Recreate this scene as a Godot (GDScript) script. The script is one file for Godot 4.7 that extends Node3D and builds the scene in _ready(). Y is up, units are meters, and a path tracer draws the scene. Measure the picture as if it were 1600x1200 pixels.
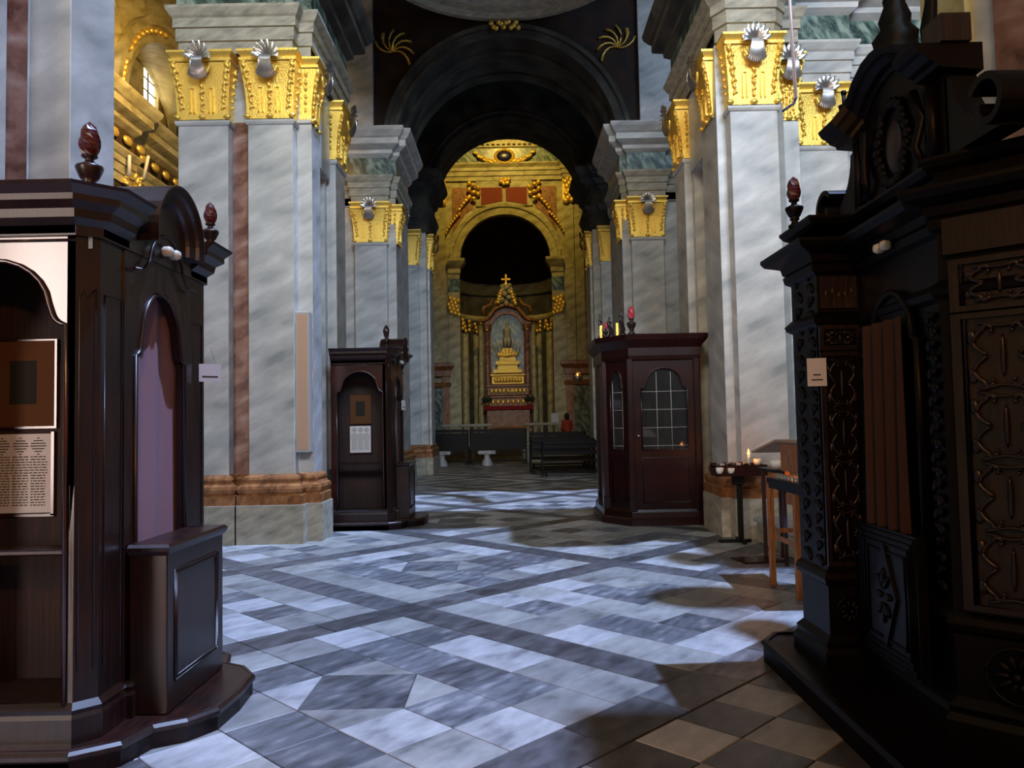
extends Node3D
# A church interior: marble piers with gilded capitals, four confessionals, a marble floor and a far altar.

var M := {}
var taken := {}
var rng := RandomNumberGenerator.new()

func _ready() -> void:
	rng.seed = 20
	setup_view()
	make_materials()
	build_floor()
	build_piers()
	build_shell()
	build_far_hall()
	build_confessionals()
	build_candle_corner()
	build_altar()
	build_pews()
	build_small_things()

# ------------------------------------------------------------------ camera, sky, sun, large lights
func setup_view() -> void:
	var cam := Camera3D.new()
	cam.name = "camera"
	cam.fov = 52.38
	cam.near = 0.05
	cam.far = 200.0
	add_child(cam)
	cam.transform = Transform3D(Basis.from_euler(Vector3(deg_to_rad(2.816), 0, 0)) * Basis(Vector3(0, 0, 1), deg_to_rad(-1.15)), Vector3(0, 1.6, 0))
	cam.current = true
	var env := Environment.new()
	env.background_mode = Environment.BG_SKY
	var sm := ProceduralSkyMaterial.new()
	sm.sky_top_color = Color(0.42, 0.55, 0.85)
	sm.sky_horizon_color = Color(0.62, 0.7, 0.88)
	sm.ground_bottom_color = Color(0.2, 0.2, 0.2)
	sm.ground_horizon_color = Color(0.5, 0.52, 0.55)
	sm.sky_energy_multiplier = 0.3
	var sky := Sky.new()
	sky.sky_material = sm
	env.sky = sky
	env.tonemap_mode = Environment.TONE_MAPPER_LINEAR
	env.tonemap_exposure = 1.0
	env.sdfgi_enabled = true
	env.ssao_enabled = true
	env.ssil_enabled = true
	var we := WorldEnvironment.new()
	we.environment = env
	add_child(we)
	# the sun, coming from the right through openings shaped in the unseen roof
	var sun := DirectionalLight3D.new()
	sun.name = "sun"
	add_child(sun)
	sun.look_at_from_position(Vector3(0.30, 1.0, 0.0) * 30.0, Vector3.ZERO, Vector3(0, 0, 1))
	sun.light_color = Color(0.69, 0.79, 1.0)
	sun.light_energy = 2.0
	sun.light_angular_distance = 0.9
	sun.shadow_enabled = true

func lamp(at: Vector3, col: Color, energy: float, size: float, called: String, label: String, up := 4.0) -> void:
	# a lamp out of view: a glowing bowl with a light of its size
	var t := thing(called, label, "lamp", at)
	var s := st0()
	lathe(s, Vector3.ZERO, [Vector2(0.001, -size * 0.5), Vector2(size * 0.35, -size * 0.42), Vector2(size * 0.5, 0), Vector2(size * 0.35, size * 0.4), Vector2(0.001, size * 0.5)], 12)
	var em := StandardMaterial3D.new()
	em.albedo_color = Color(0.9, 0.85, 0.7)
	em.emission_enabled = true
	em.emission = col
	em.emission_energy_multiplier = 2.0
	obj("lamp_glass", s, em, t)
	s = st0()
	tube(s, [Vector3(0, size * 0.48, 0), Vector3(0, up, 0)], 0.012, 5)
	obj("chain", s, M.iron, t)
	var l := OmniLight3D.new()
	l.light_color = col
	l.light_energy = energy
	l.light_size = size * 0.5
	l.omni_range = 40.0
	l.omni_attenuation = 2.0
	l.shadow_enabled = true
	t.add_child(l)

# ------------------------------------------------------------------ nodes, names, labels
func numbered(called: String) -> String:
	if not taken.has(called):
		taken[called] = 0
		return called
	taken[called] += 1
	return "%s_%03d" % [called, taken[called]]

func tag(o: Node3D, label: String, category: String, group := "") -> void:
	o.set_meta("label", label)
	o.set_meta("category", category)
	if group != "":
		o.set_meta("group", group)

func thing(called: String, label: String, category: String, at := Vector3.ZERO, turn := 0.0, group := "") -> Node3D:
	var o := Node3D.new()
	o.name = numbered(called)
	add_child(o)
	o.position = at
	o.rotation.y = turn
	tag(o, label, category, group)
	return o

func structure(called: String) -> Node3D:
	var o := Node3D.new()
	o.name = numbered(called)
	add_child(o)
	o.set_meta("kind", "structure")
	return o

func obj(called: String, s: SurfaceTool, m: Material, parent: Node3D, T := Transform3D()) -> MeshInstance3D:
	s.generate_normals()
	s.index()
	return put(called, s.commit(), m, parent, T)

func put(called: String, mesh: Mesh, m: Material, parent: Node3D, T := Transform3D()) -> MeshInstance3D:
	var o := MeshInstance3D.new()
	o.name = called if parent != self else numbered(called)
	o.mesh = mesh
	if m != null:
		o.material_override = m
	o.transform = T
	o.cast_shadow = GeometryInstance3D.SHADOW_CASTING_SETTING_ON
	parent.add_child(o, true)
	return o

func struct1(called: String, s: SurfaceTool, m: Material) -> MeshInstance3D:
	var o := obj(called, s, m, self)
	o.set_meta("kind", "structure")
	return o

func solo(called: String, s: SurfaceTool, m: Material, label: String, category: String, T := Transform3D(), group := "") -> MeshInstance3D:
	var o := obj(called, s, m, self, T)
	tag(o, label, category, group)
	return o

func copy(o: Node3D, called: String, label: String, T: Transform3D) -> Node3D:
	var c: Node3D = o.duplicate()
	c.name = numbered(called)
	add_child(c)
	c.transform = T
	c.set_meta("label", label)
	return c

func at(x: float, y: float, z: float, turn := 0.0) -> Transform3D:
	return Transform3D(Basis(Vector3.UP, turn), Vector3(x, y, z))

# ------------------------------------------------------------------ shapes
func st0() -> SurfaceTool:
	var s := SurfaceTool.new()
	s.begin(Mesh.PRIMITIVE_TRIANGLES)
	s.set_smooth_group(-1)
	return s

func tri(s: SurfaceTool, a: Vector3, b: Vector3, c: Vector3) -> void:
	s.add_vertex(a); s.add_vertex(b); s.add_vertex(c)

func quad(s: SurfaceTool, a: Vector3, b: Vector3, c: Vector3, d: Vector3) -> void:
	tri(s, a, b, c)
	tri(s, a, c, d)

func box(s: SurfaceTool, x0: float, x1: float, y0: float, y1: float, z0: float, z1: float, bev := 0.0) -> void:
	# rings from bottom to top; bev chamfers the upright and the top edges
	var lx := minf(x0, x1); var hx := maxf(x0, x1)
	var lz := minf(z0, z1); var hz := maxf(z0, z1)
	if bev <= 0.0:
		prism(s, PackedVector2Array([Vector2(lx, lz), Vector2(lx, hz), Vector2(hx, hz), Vector2(hx, lz)]), y0, y1)
		return
	var b := bev
	var rings := []
	for r in [[y0, b], [y0 + b, 0.0], [y1 - b, 0.0], [y1, b]]:
		var i: float = r[1]
		var y: float = r[0]
		var ax := lx + i; var bx := hx - i; var az := lz + i; var bz := hz - i
		var c: float = b * 0.5
		rings.append([Vector3(ax, y, az + c), Vector3(ax, y, bz - c), Vector3(ax + c, y, bz), Vector3(bx - c, y, bz), Vector3(bx, y, bz - c), Vector3(bx, y, az + c), Vector3(bx - c, y, az), Vector3(ax + c, y, az)])
	loft(s, rings, true, true)

func loft(s: SurfaceTool, rings: Array, closed: bool, caps := false) -> void:
	for i in rings.size() - 1:
		var a: Array = rings[i]
		var b: Array = rings[i + 1]
		var n := a.size()
		for k in (n if closed else n - 1):
			var j := (k + 1) % n
			quad(s, a[k], a[j], b[j], b[k])
	if caps:
		for e in [0, rings.size() - 1]:
			var r: Array = rings[e]
			for k in range(1, r.size() - 1):
				if e == 0:
					tri(s, r[0], r[k + 1], r[k])
				else:
					tri(s, r[0], r[k], r[k + 1])

func prism(s: SurfaceTool, poly: PackedVector2Array, y0: float, y1: float) -> void:
	# an upright prism over a plan (x, z)
	var n := poly.size()
	for k in n:
		var p := poly[k]
		var q := poly[(k + 1) % n]
		quad(s, Vector3(p.x, y0, p.y), Vector3(q.x, y0, q.y), Vector3(q.x, y1, q.y), Vector3(p.x, y1, p.y))
	var ids := Geometry2D.triangulate_polygon(poly)
	for k in range(0, ids.size(), 3):
		var a := poly[ids[k]]; var b := poly[ids[k + 1]]; var c := poly[ids[k + 2]]
		tri(s, Vector3(a.x, y1, a.y), Vector3(b.x, y1, b.y), Vector3(c.x, y1, c.y))
		tri(s, Vector3(a.x, y0, a.y), Vector3(c.x, y0, c.y), Vector3(b.x, y0, b.y))

func slab(s: SurfaceTool, poly: PackedVector2Array, depth: float, T: Transform3D) -> void:
	# an outline in local x, y given thickness: from z = 0 back to z = -depth, placed by T
	var n := poly.size()
	for k in n:
		var p := poly[k]
		var q := poly[(k + 1) % n]
		quad(s, T * Vector3(p.x, p.y, 0), T * Vector3(q.x, q.y, 0), T * Vector3(q.x, q.y, -depth), T * Vector3(p.x, p.y, -depth))
	var ids := Geometry2D.triangulate_polygon(poly)
	for k in range(0, ids.size(), 3):
		var a := poly[ids[k]]; var b := poly[ids[k + 1]]; var c := poly[ids[k + 2]]
		tri(s, T * Vector3(a.x, a.y, 0), T * Vector3(b.x, b.y, 0), T * Vector3(c.x, c.y, 0))
		tri(s, T * Vector3(a.x, a.y, -depth), T * Vector3(c.x, c.y, -depth), T * Vector3(b.x, b.y, -depth))

func sweep(s: SurfaceTool, path: PackedVector2Array, prof: Array, side := 1.0, closed := false) -> void:
	# a moulding: the profile (how far out, how high) run along a plan path with mitred corners
	var n := path.size()
	var rings := []
	for k in n:
		var p := path[k]
		var d0 := Vector2.ZERO
		var d1 := Vector2.ZERO
		if k > 0 or closed:
			d0 = (p - path[(k - 1 + n) % n]).normalized()
		if k < n - 1 or closed:
			d1 = (path[(k + 1) % n] - p).normalized()
		if d0 == Vector2.ZERO: d0 = d1
		if d1 == Vector2.ZERO: d1 = d0
		var n0 := Vector2(-d0.y, d0.x) * side
		var n1 := Vector2(-d1.y, d1.x) * side
		var m := (n0 + n1)
		m = n0 if m.length() < 0.1 else m.normalized() / maxf(0.35, m.normalized().dot(n0))
		var ring := []
		for q in prof:
			ring.append(Vector3(p.x + m.x * q.x, q.y, p.y + m.y * q.x))
		rings.append(ring)
	if closed:
		rings.append(rings[0])
	loft(s, rings, false, false)
	if not closed:
		for e in [0, n - 1]:
			var r: Array = rings[e]
			var back := Vector3(path[e].x, (r[0].y + r[r.size() - 1].y) * 0.5, path[e].y)
			for k in r.size() - 1:
				tri(s, back, r[k], r[k + 1])

func lathe(s: SurfaceTool, c: Vector3, prof: Array, seg := 12, a0 := 0.0, a1 := TAU) -> void:
	s.set_smooth_group(1)
	var rings := []
	for k in seg + 1:
		var a := lerpf(a0, a1, float(k) / seg)
		if k == seg and a1 - a0 > TAU - 0.001: a = a0
		var ring := []
		for q in prof:
			ring.append(c + Vector3(cos(a) * q.x, q.y, -sin(a) * q.x))
		rings.append(ring)
	loft(s, rings, false)
	s.set_smooth_group(-1)

func tube(s: SurfaceTool, pts: Array, r: float, seg := 6, r1 := -1.0, flat := 1.0) -> void:
	s.set_smooth_group(1)
	var rings := []
	var n := pts.size()
	var up := Vector3.UP
	for k in n:
		var d: Vector3 = (pts[mini(k + 1, n - 1)] - pts[maxi(k - 1, 0)]).normalized()
		var side := d.cross(up)
		if side.length() < 0.05:
			side = d.cross(Vector3(1, 0, 0.3))
		side = side.normalized()
		var u := side.cross(d).normalized()
		var rr := r if r1 < 0.0 else lerpf(r, r1, float(k) / maxf(1, n - 1))
		var ring := []
		for j in seg:
			var a := TAU * j / seg
			ring.append(pts[k] + side * cos(a) * rr + u * sin(a) * rr * flat)
		rings.append(ring)
	loft(s, rings, true, true)
	s.set_smooth_group(-1)

func ellip(s: SurfaceTool, c: Vector3, r: Vector3, b := Basis(), seg := 6, rows := 4) -> void:
	s.set_smooth_group(1)
	var rings := []
	for i in rows + 1:
		var t := PI * i / rows - PI / 2
		var ring := []
		for j in seg:
			var a := TAU * j / seg
			ring.append(c + b * Vector3(cos(t) * cos(a) * r.x, sin(t) * r.y, cos(t) * sin(a) * r.z))
		rings.append(ring)
	loft(s, rings, true)
	s.set_smooth_group(-1)

func arch(s: SurfaceTool, cx: float, cy: float, prof: Array, a0 := 0.0, a1 := PI, seg := 32) -> void:
	# an arch across x: the closed profile (radius, z) run round the centre (cx, cy)
	var rings := []
	for k in seg + 1:
		var a := lerpf(a0, a1, float(k) / seg)
		var ring := []
		for q in prof:
			ring.append(Vector3(cx + cos(a) * q.x, cy + sin(a) * q.x, q.y))
		rings.append(ring)
	loft(s, rings, true, true)

func arc_pts(cx: float, cy: float, r: float, a0: float, a1: float, n: int) -> PackedVector2Array:
	var out := PackedVector2Array()
	for k in n + 1:
		var a := lerpf(a0, a1, float(k) / n)
		out.append(Vector2(cx + cos(a) * r, cy + sin(a) * r))
	return out

func pv(a: Array) -> PackedVector2Array:
	var out := PackedVector2Array()
	for k in range(0, a.size(), 2):
		out.append(Vector2(a[k], a[k + 1]))
	return out

# ------------------------------------------------------------------ materials
func ramp(cols: Array, t: float) -> Color:
	var n := cols.size() - 1
	var x := clampf(t, 0.0, 0.9999) * n
	var i := int(x)
	return (cols[i] as Color).lerp(cols[i + 1], x - i)

func marble_tex(seed_: int, cols: Array, streak: Array, contrast: float, blotch: float, vein: Color, vein_amount: float, freq := 0.012) -> ImageTexture:
	# veined stone: a seamless noise looked up with whole-number slants, so that it repeats without a seam
	var N := 256
	var fn := FastNoiseLite.new()
	fn.seed = seed_
	fn.noise_type = FastNoiseLite.TYPE_SIMPLEX_SMOOTH
	fn.frequency = freq
	fn.fractal_octaves = 4
	var base := fn.get_seamless_image(N, N)
	fn.seed = seed_ + 7
	fn.frequency = 0.03
	fn.fractal_octaves = 5
	var fine := fn.get_seamless_image(N, N)
	var W := 384
	var img := Image.create(W, W, false, Image.FORMAT_RGB8)
	var p := float(N) / W
	for y in W:
		for x in W:
			var u := x * p
			var v := y * p
			var wob := base.get_pixel(int(u) % N, int(v) % N).r
			var a := int(u * streak[0] + v * streak[1] + wob * 26.0) % N
			var b := int(u * streak[2] + v * streak[3] + wob * 16.0) % N
			if a < 0: a += N
			if b < 0: b += N
			var g := base.get_pixel(a, b).r
			var f := fine.get_pixel(int(u * 2.0) % N, int(v * 2.0) % N).r
			var t := 0.5 + (g - 0.5) * contrast + (wob - 0.5) * blotch + (f - 0.5) * 0.10
			var c := ramp(cols, t)
			var vn := 1.0 - absf(fine.get_pixel(a, b).r - 0.5) * 14.0
			if vn > 0.0:
				c = c.lerp(vein, vn * vein_amount)
			img.set_pixel(x, y, c)
	return ImageTexture.create_from_image(img)

func mat(called: String, col: Color, rough: float, tex: Texture2D = null, scale := Vector3.ONE, metal := 0.0) -> StandardMaterial3D:
	var m := StandardMaterial3D.new()
	m.resource_name = called
	m.albedo_color = col
	m.roughness = rough
	m.metallic = metal
	if tex != null:
		m.albedo_texture = tex
		m.uv1_triplanar = true
		m.uv1_world_triplanar = true
		m.uv1_triplanar_sharpness = 8.0
		m.uv1_scale = scale
	M[called] = m
	return m

func relief(m: StandardMaterial3D, tex: Texture2D, amount: float) -> void:
	m.normal_enabled = true
	m.normal_texture = tex
	m.normal_scale = amount

func bump_tex(seed_: int, freq: float, oct: int) -> ImageTexture:
	var fn := FastNoiseLite.new()
	fn.seed = seed_
	fn.frequency = freq
	fn.fractal_octaves = oct
	var im := fn.get_seamless_image(256, 256)
	im.convert(Image.FORMAT_RGBA8)
	im.bump_map_to_normal_map(6.0)
	return ImageTexture.create_from_image(im)

func make_materials() -> void:
	var diag := [2, -1, 3, 6]
	var pale := marble_tex(3, [Color(0.56, 0.57, 0.56), Color(0.68, 0.68, 0.66), Color(0.75, 0.745, 0.72), Color(0.81, 0.805, 0.78)], diag, 1.05, 0.3, Color(0.52, 0.54, 0.55), 0.12, 0.006)
	var green := marble_tex(5, [Color(0.10, 0.16, 0.15), Color(0.22, 0.30, 0.28), Color(0.34, 0.42, 0.38), Color(0.52, 0.58, 0.53)], [1, 1, 3, -2], 1.6, 0.6, Color(0.6, 0.65, 0.6), 0.5)
	var red := marble_tex(9, [Color(0.36, 0.21, 0.17), Color(0.50, 0.34, 0.28), Color(0.58, 0.43, 0.37), Color(0.66, 0.55, 0.49)], [1, 0, 1, 2], 1.2, 0.5, Color(0.68, 0.6, 0.54), 0.2)
	var orange := marble_tex(12, [Color(0.42, 0.26, 0.13), Color(0.56, 0.36, 0.20), Color(0.66, 0.46, 0.28)], [3, 1, 1, -2], 1.2, 0.8, Color(0.4, 0.28, 0.18), 0.3)
	var yellow := marble_tex(15, [Color(0.54, 0.50, 0.33), Color(0.66, 0.62, 0.44), Color(0.74, 0.71, 0.53)], diag, 1.2, 0.3, Color(0.5, 0.45, 0.28), 0.2, 0.006)
	var wood_t := marble_tex(21, [Color(0.075, 0.030, 0.022), Color(0.135, 0.055, 0.038), Color(0.20, 0.085, 0.055)], [9, 0, 0, 1], 1.3, 0.5, Color(0.06, 0.022, 0.016), 0.3)
	var oak_t := marble_tex(23, [Color(0.45, 0.26, 0.11), Color(0.62, 0.38, 0.18), Color(0.70, 0.46, 0.24)], [9, 0, 0, 1], 1.2, 0.4, Color(0.4, 0.24, 0.1), 0.25)
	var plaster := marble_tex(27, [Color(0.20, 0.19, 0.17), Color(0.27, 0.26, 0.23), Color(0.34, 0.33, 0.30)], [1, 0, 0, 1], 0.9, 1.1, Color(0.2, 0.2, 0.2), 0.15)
	var bn := bump_tex(31, 0.05, 4)
	mat("pale_marble", Color(0.99, 0.99, 1.0), 0.38, pale, Vector3(0.22, 0.22, 0.22))
	mat("stone", Color(0.88, 0.85, 0.78), 0.7, pale, Vector3(0.6, 0.6, 0.6))
	mat("green_marble", Color.WHITE, 0.3, green, Vector3(0.5, 0.5, 0.5))
	mat("red_marble", Color.WHITE, 0.35, red, Vector3(0.45, 0.45, 0.45))
	mat("orange_marble", Color.WHITE, 0.4, orange, Vector3(0.7, 0.7, 0.7))
	mat("yellow_marble", Color.WHITE, 0.45, yellow, Vector3(0.3, 0.3, 0.3))
	mat("ochre_plaster", Color(0.58, 0.38, 0.12), 0.8, plaster, Vector3(0.4, 0.4, 0.4)).albedo_color = Color(1.0, 0.8, 0.42)
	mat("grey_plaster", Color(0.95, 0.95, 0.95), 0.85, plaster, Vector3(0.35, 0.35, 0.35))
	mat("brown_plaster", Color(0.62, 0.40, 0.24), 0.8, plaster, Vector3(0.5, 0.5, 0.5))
	var g := mat("gold", Color(1.0, 0.84, 0.40), 0.36, null, Vector3.ONE, 0.6)
	g.uv1_triplanar = true; g.uv1_world_triplanar = true; g.uv1_scale = Vector3(3, 3, 3)
	relief(g, bn, 0.5)
	mat("silver", Color(0.72, 0.70, 0.68), 0.3, null, Vector3.ONE, 0.8)
	var w := mat("dark_wood", Color(1, 1, 1), 0.36, wood_t, Vector3(1.2, 0.6, 1.2))
	w.clearcoat_enabled = true; w.clearcoat = 0.25; w.clearcoat_roughness = 0.3
	mat("black_wood", Color(0.42, 0.44, 0.48), 0.45, wood_t, Vector3(1.2, 0.6, 1.2)).metallic_specular = 0.3
	mat("red_wood", Color(1.0, 0.62, 0.6), 0.3, wood_t, Vector3(1.2, 0.6, 1.2))
	var wn := mat("walnut", Color(1.25, 1.0, 0.95), 0.22, wood_t, Vector3(1.2, 0.6, 1.2))
	wn.clearcoat_enabled = true; wn.clearcoat = 1.0; wn.clearcoat_roughness = 0.2
	mat("matte_wood", Color(1, 1, 1), 0.75, wood_t, Vector3(1.2, 0.6, 1.2))
	mat("oak", Color.WHITE, 0.45, oak_t, Vector3(1.5, 0.8, 1.5))
	mat("purple_cloth", Color(0.54, 0.41, 0.44), 0.9)
	mat("brown_cloth", Color(0.22, 0.12, 0.06), 0.95)
	mat("red_cloth", Color(0.55, 0.05, 0.03), 0.85)
	mat("paper", Color(0.80, 0.79, 0.80), 0.8)
	mat("ink", Color(0.16, 0.16, 0.17), 0.8)
	mat("ivory", Color(0.85, 0.83, 0.76), 0.4)
	mat("wax", Color(0.9, 0.86, 0.76), 0.5).subsurf_scatter_enabled = false
	mat("iron", Color(0.03, 0.03, 0.03), 0.5, null, Vector3.ONE, 0.4)
	mat("glass_jar", Color(0.62, 0.62, 0.60), 0.12, null, Vector3.ONE, 0.3)
	mat("speaker_grey", Color(0.66, 0.64, 0.62), 0.6)
	mat("beige_cloth", Color(0.74, 0.60, 0.50), 0.9)
	mat("ochre_paper", Color(0.32, 0.19, 0.07), 0.9)
	mat("dark_print", Color(0.10, 0.09, 0.06), 0.9)
	mat("pine_red", Color(0.28, 0.07, 0.06), 0.3)
	mat("pine_pink", Color(0.68, 0.22, 0.26), 0.3)
	mat("blue_stone", Color(0.10, 0.12, 0.30), 0.3)
	mat("painted_red", Color(0.52, 0.22, 0.15), 0.8)
	mat("pale_card", Color(0.62, 0.50, 0.38), 0.7)
	mat("leaf_green", Color(0.08, 0.16, 0.04), 0.6)
	mat("pink_cloth", Color(0.62, 0.22, 0.16), 0.85)
	mat("dark_hair", Color(0.04, 0.03, 0.03), 0.5)
	mat("pale_metal", Color(0.85, 0.78, 0.80), 0.35, null, Vector3.ONE, 0.3)
	var fl := mat("flame", Color(1.0, 0.75, 0.4), 0.5)
	fl.emission_enabled = true
	fl.emission = Color(1.0, 0.66, 0.32)
	fl.emission_energy_multiplier = 5.0
	mat("carved_brown", Color(1.0, 1.35, 1.6), 0.3, wood_t, Vector3(1.5, 0.8, 1.5))
	mat("old_gold", Color(0.22, 0.11, 0.05), 0.6)
	mat("relief_red", Color(0.13, 0.055, 0.045), 0.4)
	var gl := mat("dark_glass", Color(0.25, 0.25, 0.25, 0.25), 0.03)
	gl.transparency = BaseMaterial3D.TRANSPARENCY_ALPHA
	# floor stones
	var white_t := marble_tex(41, [Color(0.42, 0.42, 0.43), Color(0.60, 0.60, 0.60), Color(0.68, 0.68, 0.68), Color(0.76, 0.75, 0.74)], [1, -1, 3, 2], 0.6, 0.5, Color(0.52, 0.53, 0.55), 0.2)
	var grey_t := marble_tex(43, [Color(0.27, 0.28, 0.30), Color(0.38, 0.39, 0.41), Color(0.46, 0.47, 0.49), Color(0.62, 0.62, 0.62)], [1, -1, 4, 3], 1.1, 0.5, Color(0.58, 0.58, 0.58), 0.22)
	var dark_t := marble_tex(47, [Color(0.24, 0.24, 0.25), Color(0.32, 0.32, 0.33), Color(0.39, 0.39, 0.40)], [1, -1, 3, 2], 1.2, 0.6, Color(0.46, 0.46, 0.46), 0.2)
	for k in 3:
		var f: float = [1.0, 0.9, 0.8][k]
		mat("tile_white%d" % k, Color(f, f, f * [1.0, 0.97, 0.98][k]), 0.42, white_t, Vector3(0.55, 0.55, 0.55)).uv1_offset = Vector3(0.3 * k, 0, 0.17 * k)
		mat("tile_grey%d" % k, Color(f, f, f), 0.4, grey_t, Vector3(0.5, 0.5, 0.5)).uv1_offset = Vector3(0.23 * k, 0, 0.41 * k)
		mat("tile_dark%d" % k, Color(f, f, f), 0.4, dark_t, Vector3(0.6, 0.6, 0.6)).uv1_offset = Vector3(0.37 * k, 0, 0.13 * k)

# ------------------------------------------------------------------ floor of marble tiles
func tile_mesh(poly: PackedVector2Array) -> ArrayMesh:
	var s := st0()
	tile_into(s, poly, Vector2.ZERO, 0.0)
	s.generate_normals()
	return s.commit()

func tile_into(s: SurfaceTool, poly: PackedVector2Array, c: Vector2, turn: float) -> void:
	var n := poly.size()
	var mid := Vector2.ZERO
	for p in poly: mid += p / n
	var lo := []
	var hi := []
	for p in poly:
		var d := (p - mid)
		var a := (mid + d * (1.0 - 0.004 / d.length())).rotated(turn) + c
		var b := (mid + d * (1.0 - 0.010 / d.length())).rotated(turn) + c
		lo.append(Vector3(a.x, -0.004, a.y))
		hi.append(Vector3(b.x, 0.0, b.y))
	var bot := []
	for p in lo: bot.append(p + Vector3(0, -0.02, 0))
	for k in n:
		var j := (k + 1) % n
		quad(s, lo[j], lo[k], hi[k], hi[j])
		quad(s, bot[j], bot[k], lo[k], lo[j])
	for k in range(1, n - 1):
		tri(s, hi[0], hi[k + 1], hi[k])

func build_floor() -> void:
	var root := structure("floor")
	var s := st0()
	box(s, -9, 11, -0.3, -0.012, -48, 8)
	obj("bed", s, M.grey_plaster, root)
	var L := 2.9
	var q := 2.56 / 6.0
	var h := q * 0.5
	var bw := 0.17
	var shapes := {
		"square": pv([-h, -h, h, -h, h, h, -h, h]),
		"diamond": pv([0, -q, q, 0, 0, q, -q, 0]),
		"corner": pv([-q, -q, 0, -q, -q, 0]),
		"band": pv([-0.32, -bw, 0.32, -bw, 0.32, bw, -0.32, bw]),
		"knot": pv([-bw, -bw, bw, -bw, bw, bw, -bw, bw]),
		"strip": pv([-0.32, -0.18, 0.32, -0.18, 0.32, 0.18, -0.32, 0.18]),
		"check": pv([-0.19, -0.19, 0.19, -0.19, 0.19, 0.19, -0.19, 0.19]),
	}
	var e1 := Vector2(1, -1).normalized()
	var e2 := Vector2(1, 1).normalized()
	var c0 := Vector2(-0.95, -6.85)
	var tiles := []
	rng.seed = 77
	for i in range(-6, 9):
		for j in range(-11, 1):
			var o := c0 + e1 * (i * L) + e2 * (j * L)
			if o.x < -12 or o.x > 13 or o.y < -46: continue
			tiles.append(["knot", o, 0.0, "dark"])
			for k in 4:
				var d := bw + 0.32 + k * 0.64
				tiles.append(["band", o + e1 * d, 0.0, "dark"])
				tiles.append(["band", o + e2 * d, PI / 2, "dark"])
			var star := (i + j) % 2 != 0
			var mid := o + (e1 + e2) * (L * 0.5)
			for a in 6:
				for b in 6:
					if star and a in [2, 3] and b in [2, 3]: continue
					var p := mid + e1 * ((a - 2.5) * q) + e2 * ((b - 2.5) * q)
					var ring := mini(mini(a, 5 - a), mini(b, 5 - b))
					var kind := "white"
					if star:
						kind = "white" if ring == 0 else ("grey" if rng.randf() < 0.85 else "white")
					else:
						var chk := (a + b) % 2
						kind = "white" if ring == 0 or (ring == 2 and chk == 0) else ("grey" if chk == 0 else "white")
					if rng.randf() < 0.06: kind = "grey"
					tiles.append(["square", p, 0.0, kind])
			if star:
				tiles.append(["diamond", mid, 0.0, "grey"])
				for k in 4:
					tiles.append(["corner", mid, k * PI / 2, "white"])
	# the nearer pavement beyond the long joint: a dark strip, then a chequer
	for k in range(-12, 14):
		tiles.append(["strip", c0 + e1 * (k * 0.64 - 0.1) + e2 * (2.9 - 0.17 + 0.18), 0.0, "dark" if k % 3 != 1 else "grey"])
		for r in range(0, 16):
			tiles.append(["check", c0 + e1 * (k * 0.38 - 0.75 + 0.0) + e2 * (2.9 + 0.01 + 0.19 + 0.19 + r * 0.38), 0.0, "white" if (k + r) % 2 == 0 else "dark"])
	# a tile is a piece of its own where it shows largest
	var near := []
	var far := {}
	for t in tiles:
		var c: Vector2 = t[1]
		if c.x < -8.4 or c.x > 9.5 or c.y < -37 or c.y > 3: continue
		t.append("tile_%s%d" % [t[3], rng.randi() % 3])
		var seen := c.y < -3.2 and absf(c.x) < -c.y * 0.66 + 0.3 and c.y > -12.6
		if seen and c.y > -5.9 and (c.x < -1.85 or c.x > 1.95): seen = false
		if seen and c.y < -11.6 and (c.x < -2.6 or c.x > 2.6): seen = false
		if seen:
			near.append(t)
		else:
			if not far.has(t[4]): far[t[4]] = st0()
			tile_into(far[t[4]], shapes[t[0]], c, t[2] - PI / 4)
	near.sort_custom(func(a, b): return a[1].y > b[1].y)
	var meshes := {}
	for k in shapes: meshes[k] = tile_mesh(shapes[k])
	for k in near.size():
		var t: Array = near[k]
		if k < 298:
			var c: Vector2 = t[1]
			put("tile", meshes[t[0]], M[t[4]], root, Transform3D(Basis(Vector3.UP, -(t[2] - PI / 4)), Vector3(c.x, rng.randf_range(-0.0006, 0.0006), c.y)))
		else:
			if not far.has(t[4]): far[t[4]] = st0()
			tile_into(far[t[4]], shapes[t[0]], t[1], t[2] - PI / 4)
	var mesh := ArrayMesh.new()
	for k in far:
		far[k].generate_normals()
		far[k].commit(mesh)
		mesh.surface_set_material(mesh.get_surface_count() - 1, M[k])
	var rest := put("distant_tiles", mesh, null, root)
	rest.set_meta("kind", "stuff")

# ------------------------------------------------------------------ piers and gilded capitals
var cap_cache := {}

func cap_flare(y: float) -> float:
	return 0.012 + 0.07 * pow(clampf(y / 0.78, 0, 1), 2.2)

func shell_shape(s: SurfaceTool, c: Vector3, r: float) -> void:
	# a scallop: ribbed fan above, flaring apron below
	s.set_smooth_group(1)
	for part in 2:
		var rings := []
		for i in 5:
			var f := float(i) / 4
			var ring := []
			for k in 19:
				var a := lerpf(-0.25, PI + 0.25, k / 18.0)
				var rib := 1.0 + 0.10 * cos(k * PI)
				if part == 0:
					ring.append(c + Vector3(cos(a) * r * f * rib, sin(a) * r * f * rib * 1.05, 0.10 * sin(f * PI * 0.62) * (1.0 + 0.35 * cos(k * PI) * f)))
				else:
					var x := lerpf(-1, 1, k / 18.0)
					ring.append(c + Vector3(x * r * lerpf(0.42, 0.72, f * f), -f * r * 1.3 - 0.02 * (1 - x * x) * f * 3.0, 0.09 - 0.05 * f + 0.035 * sin(f * PI) + 0.018 * cos(k * PI)))
			rings.append(ring)
		loft(s, rings, false)
	s.set_smooth_group(-1)

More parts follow.
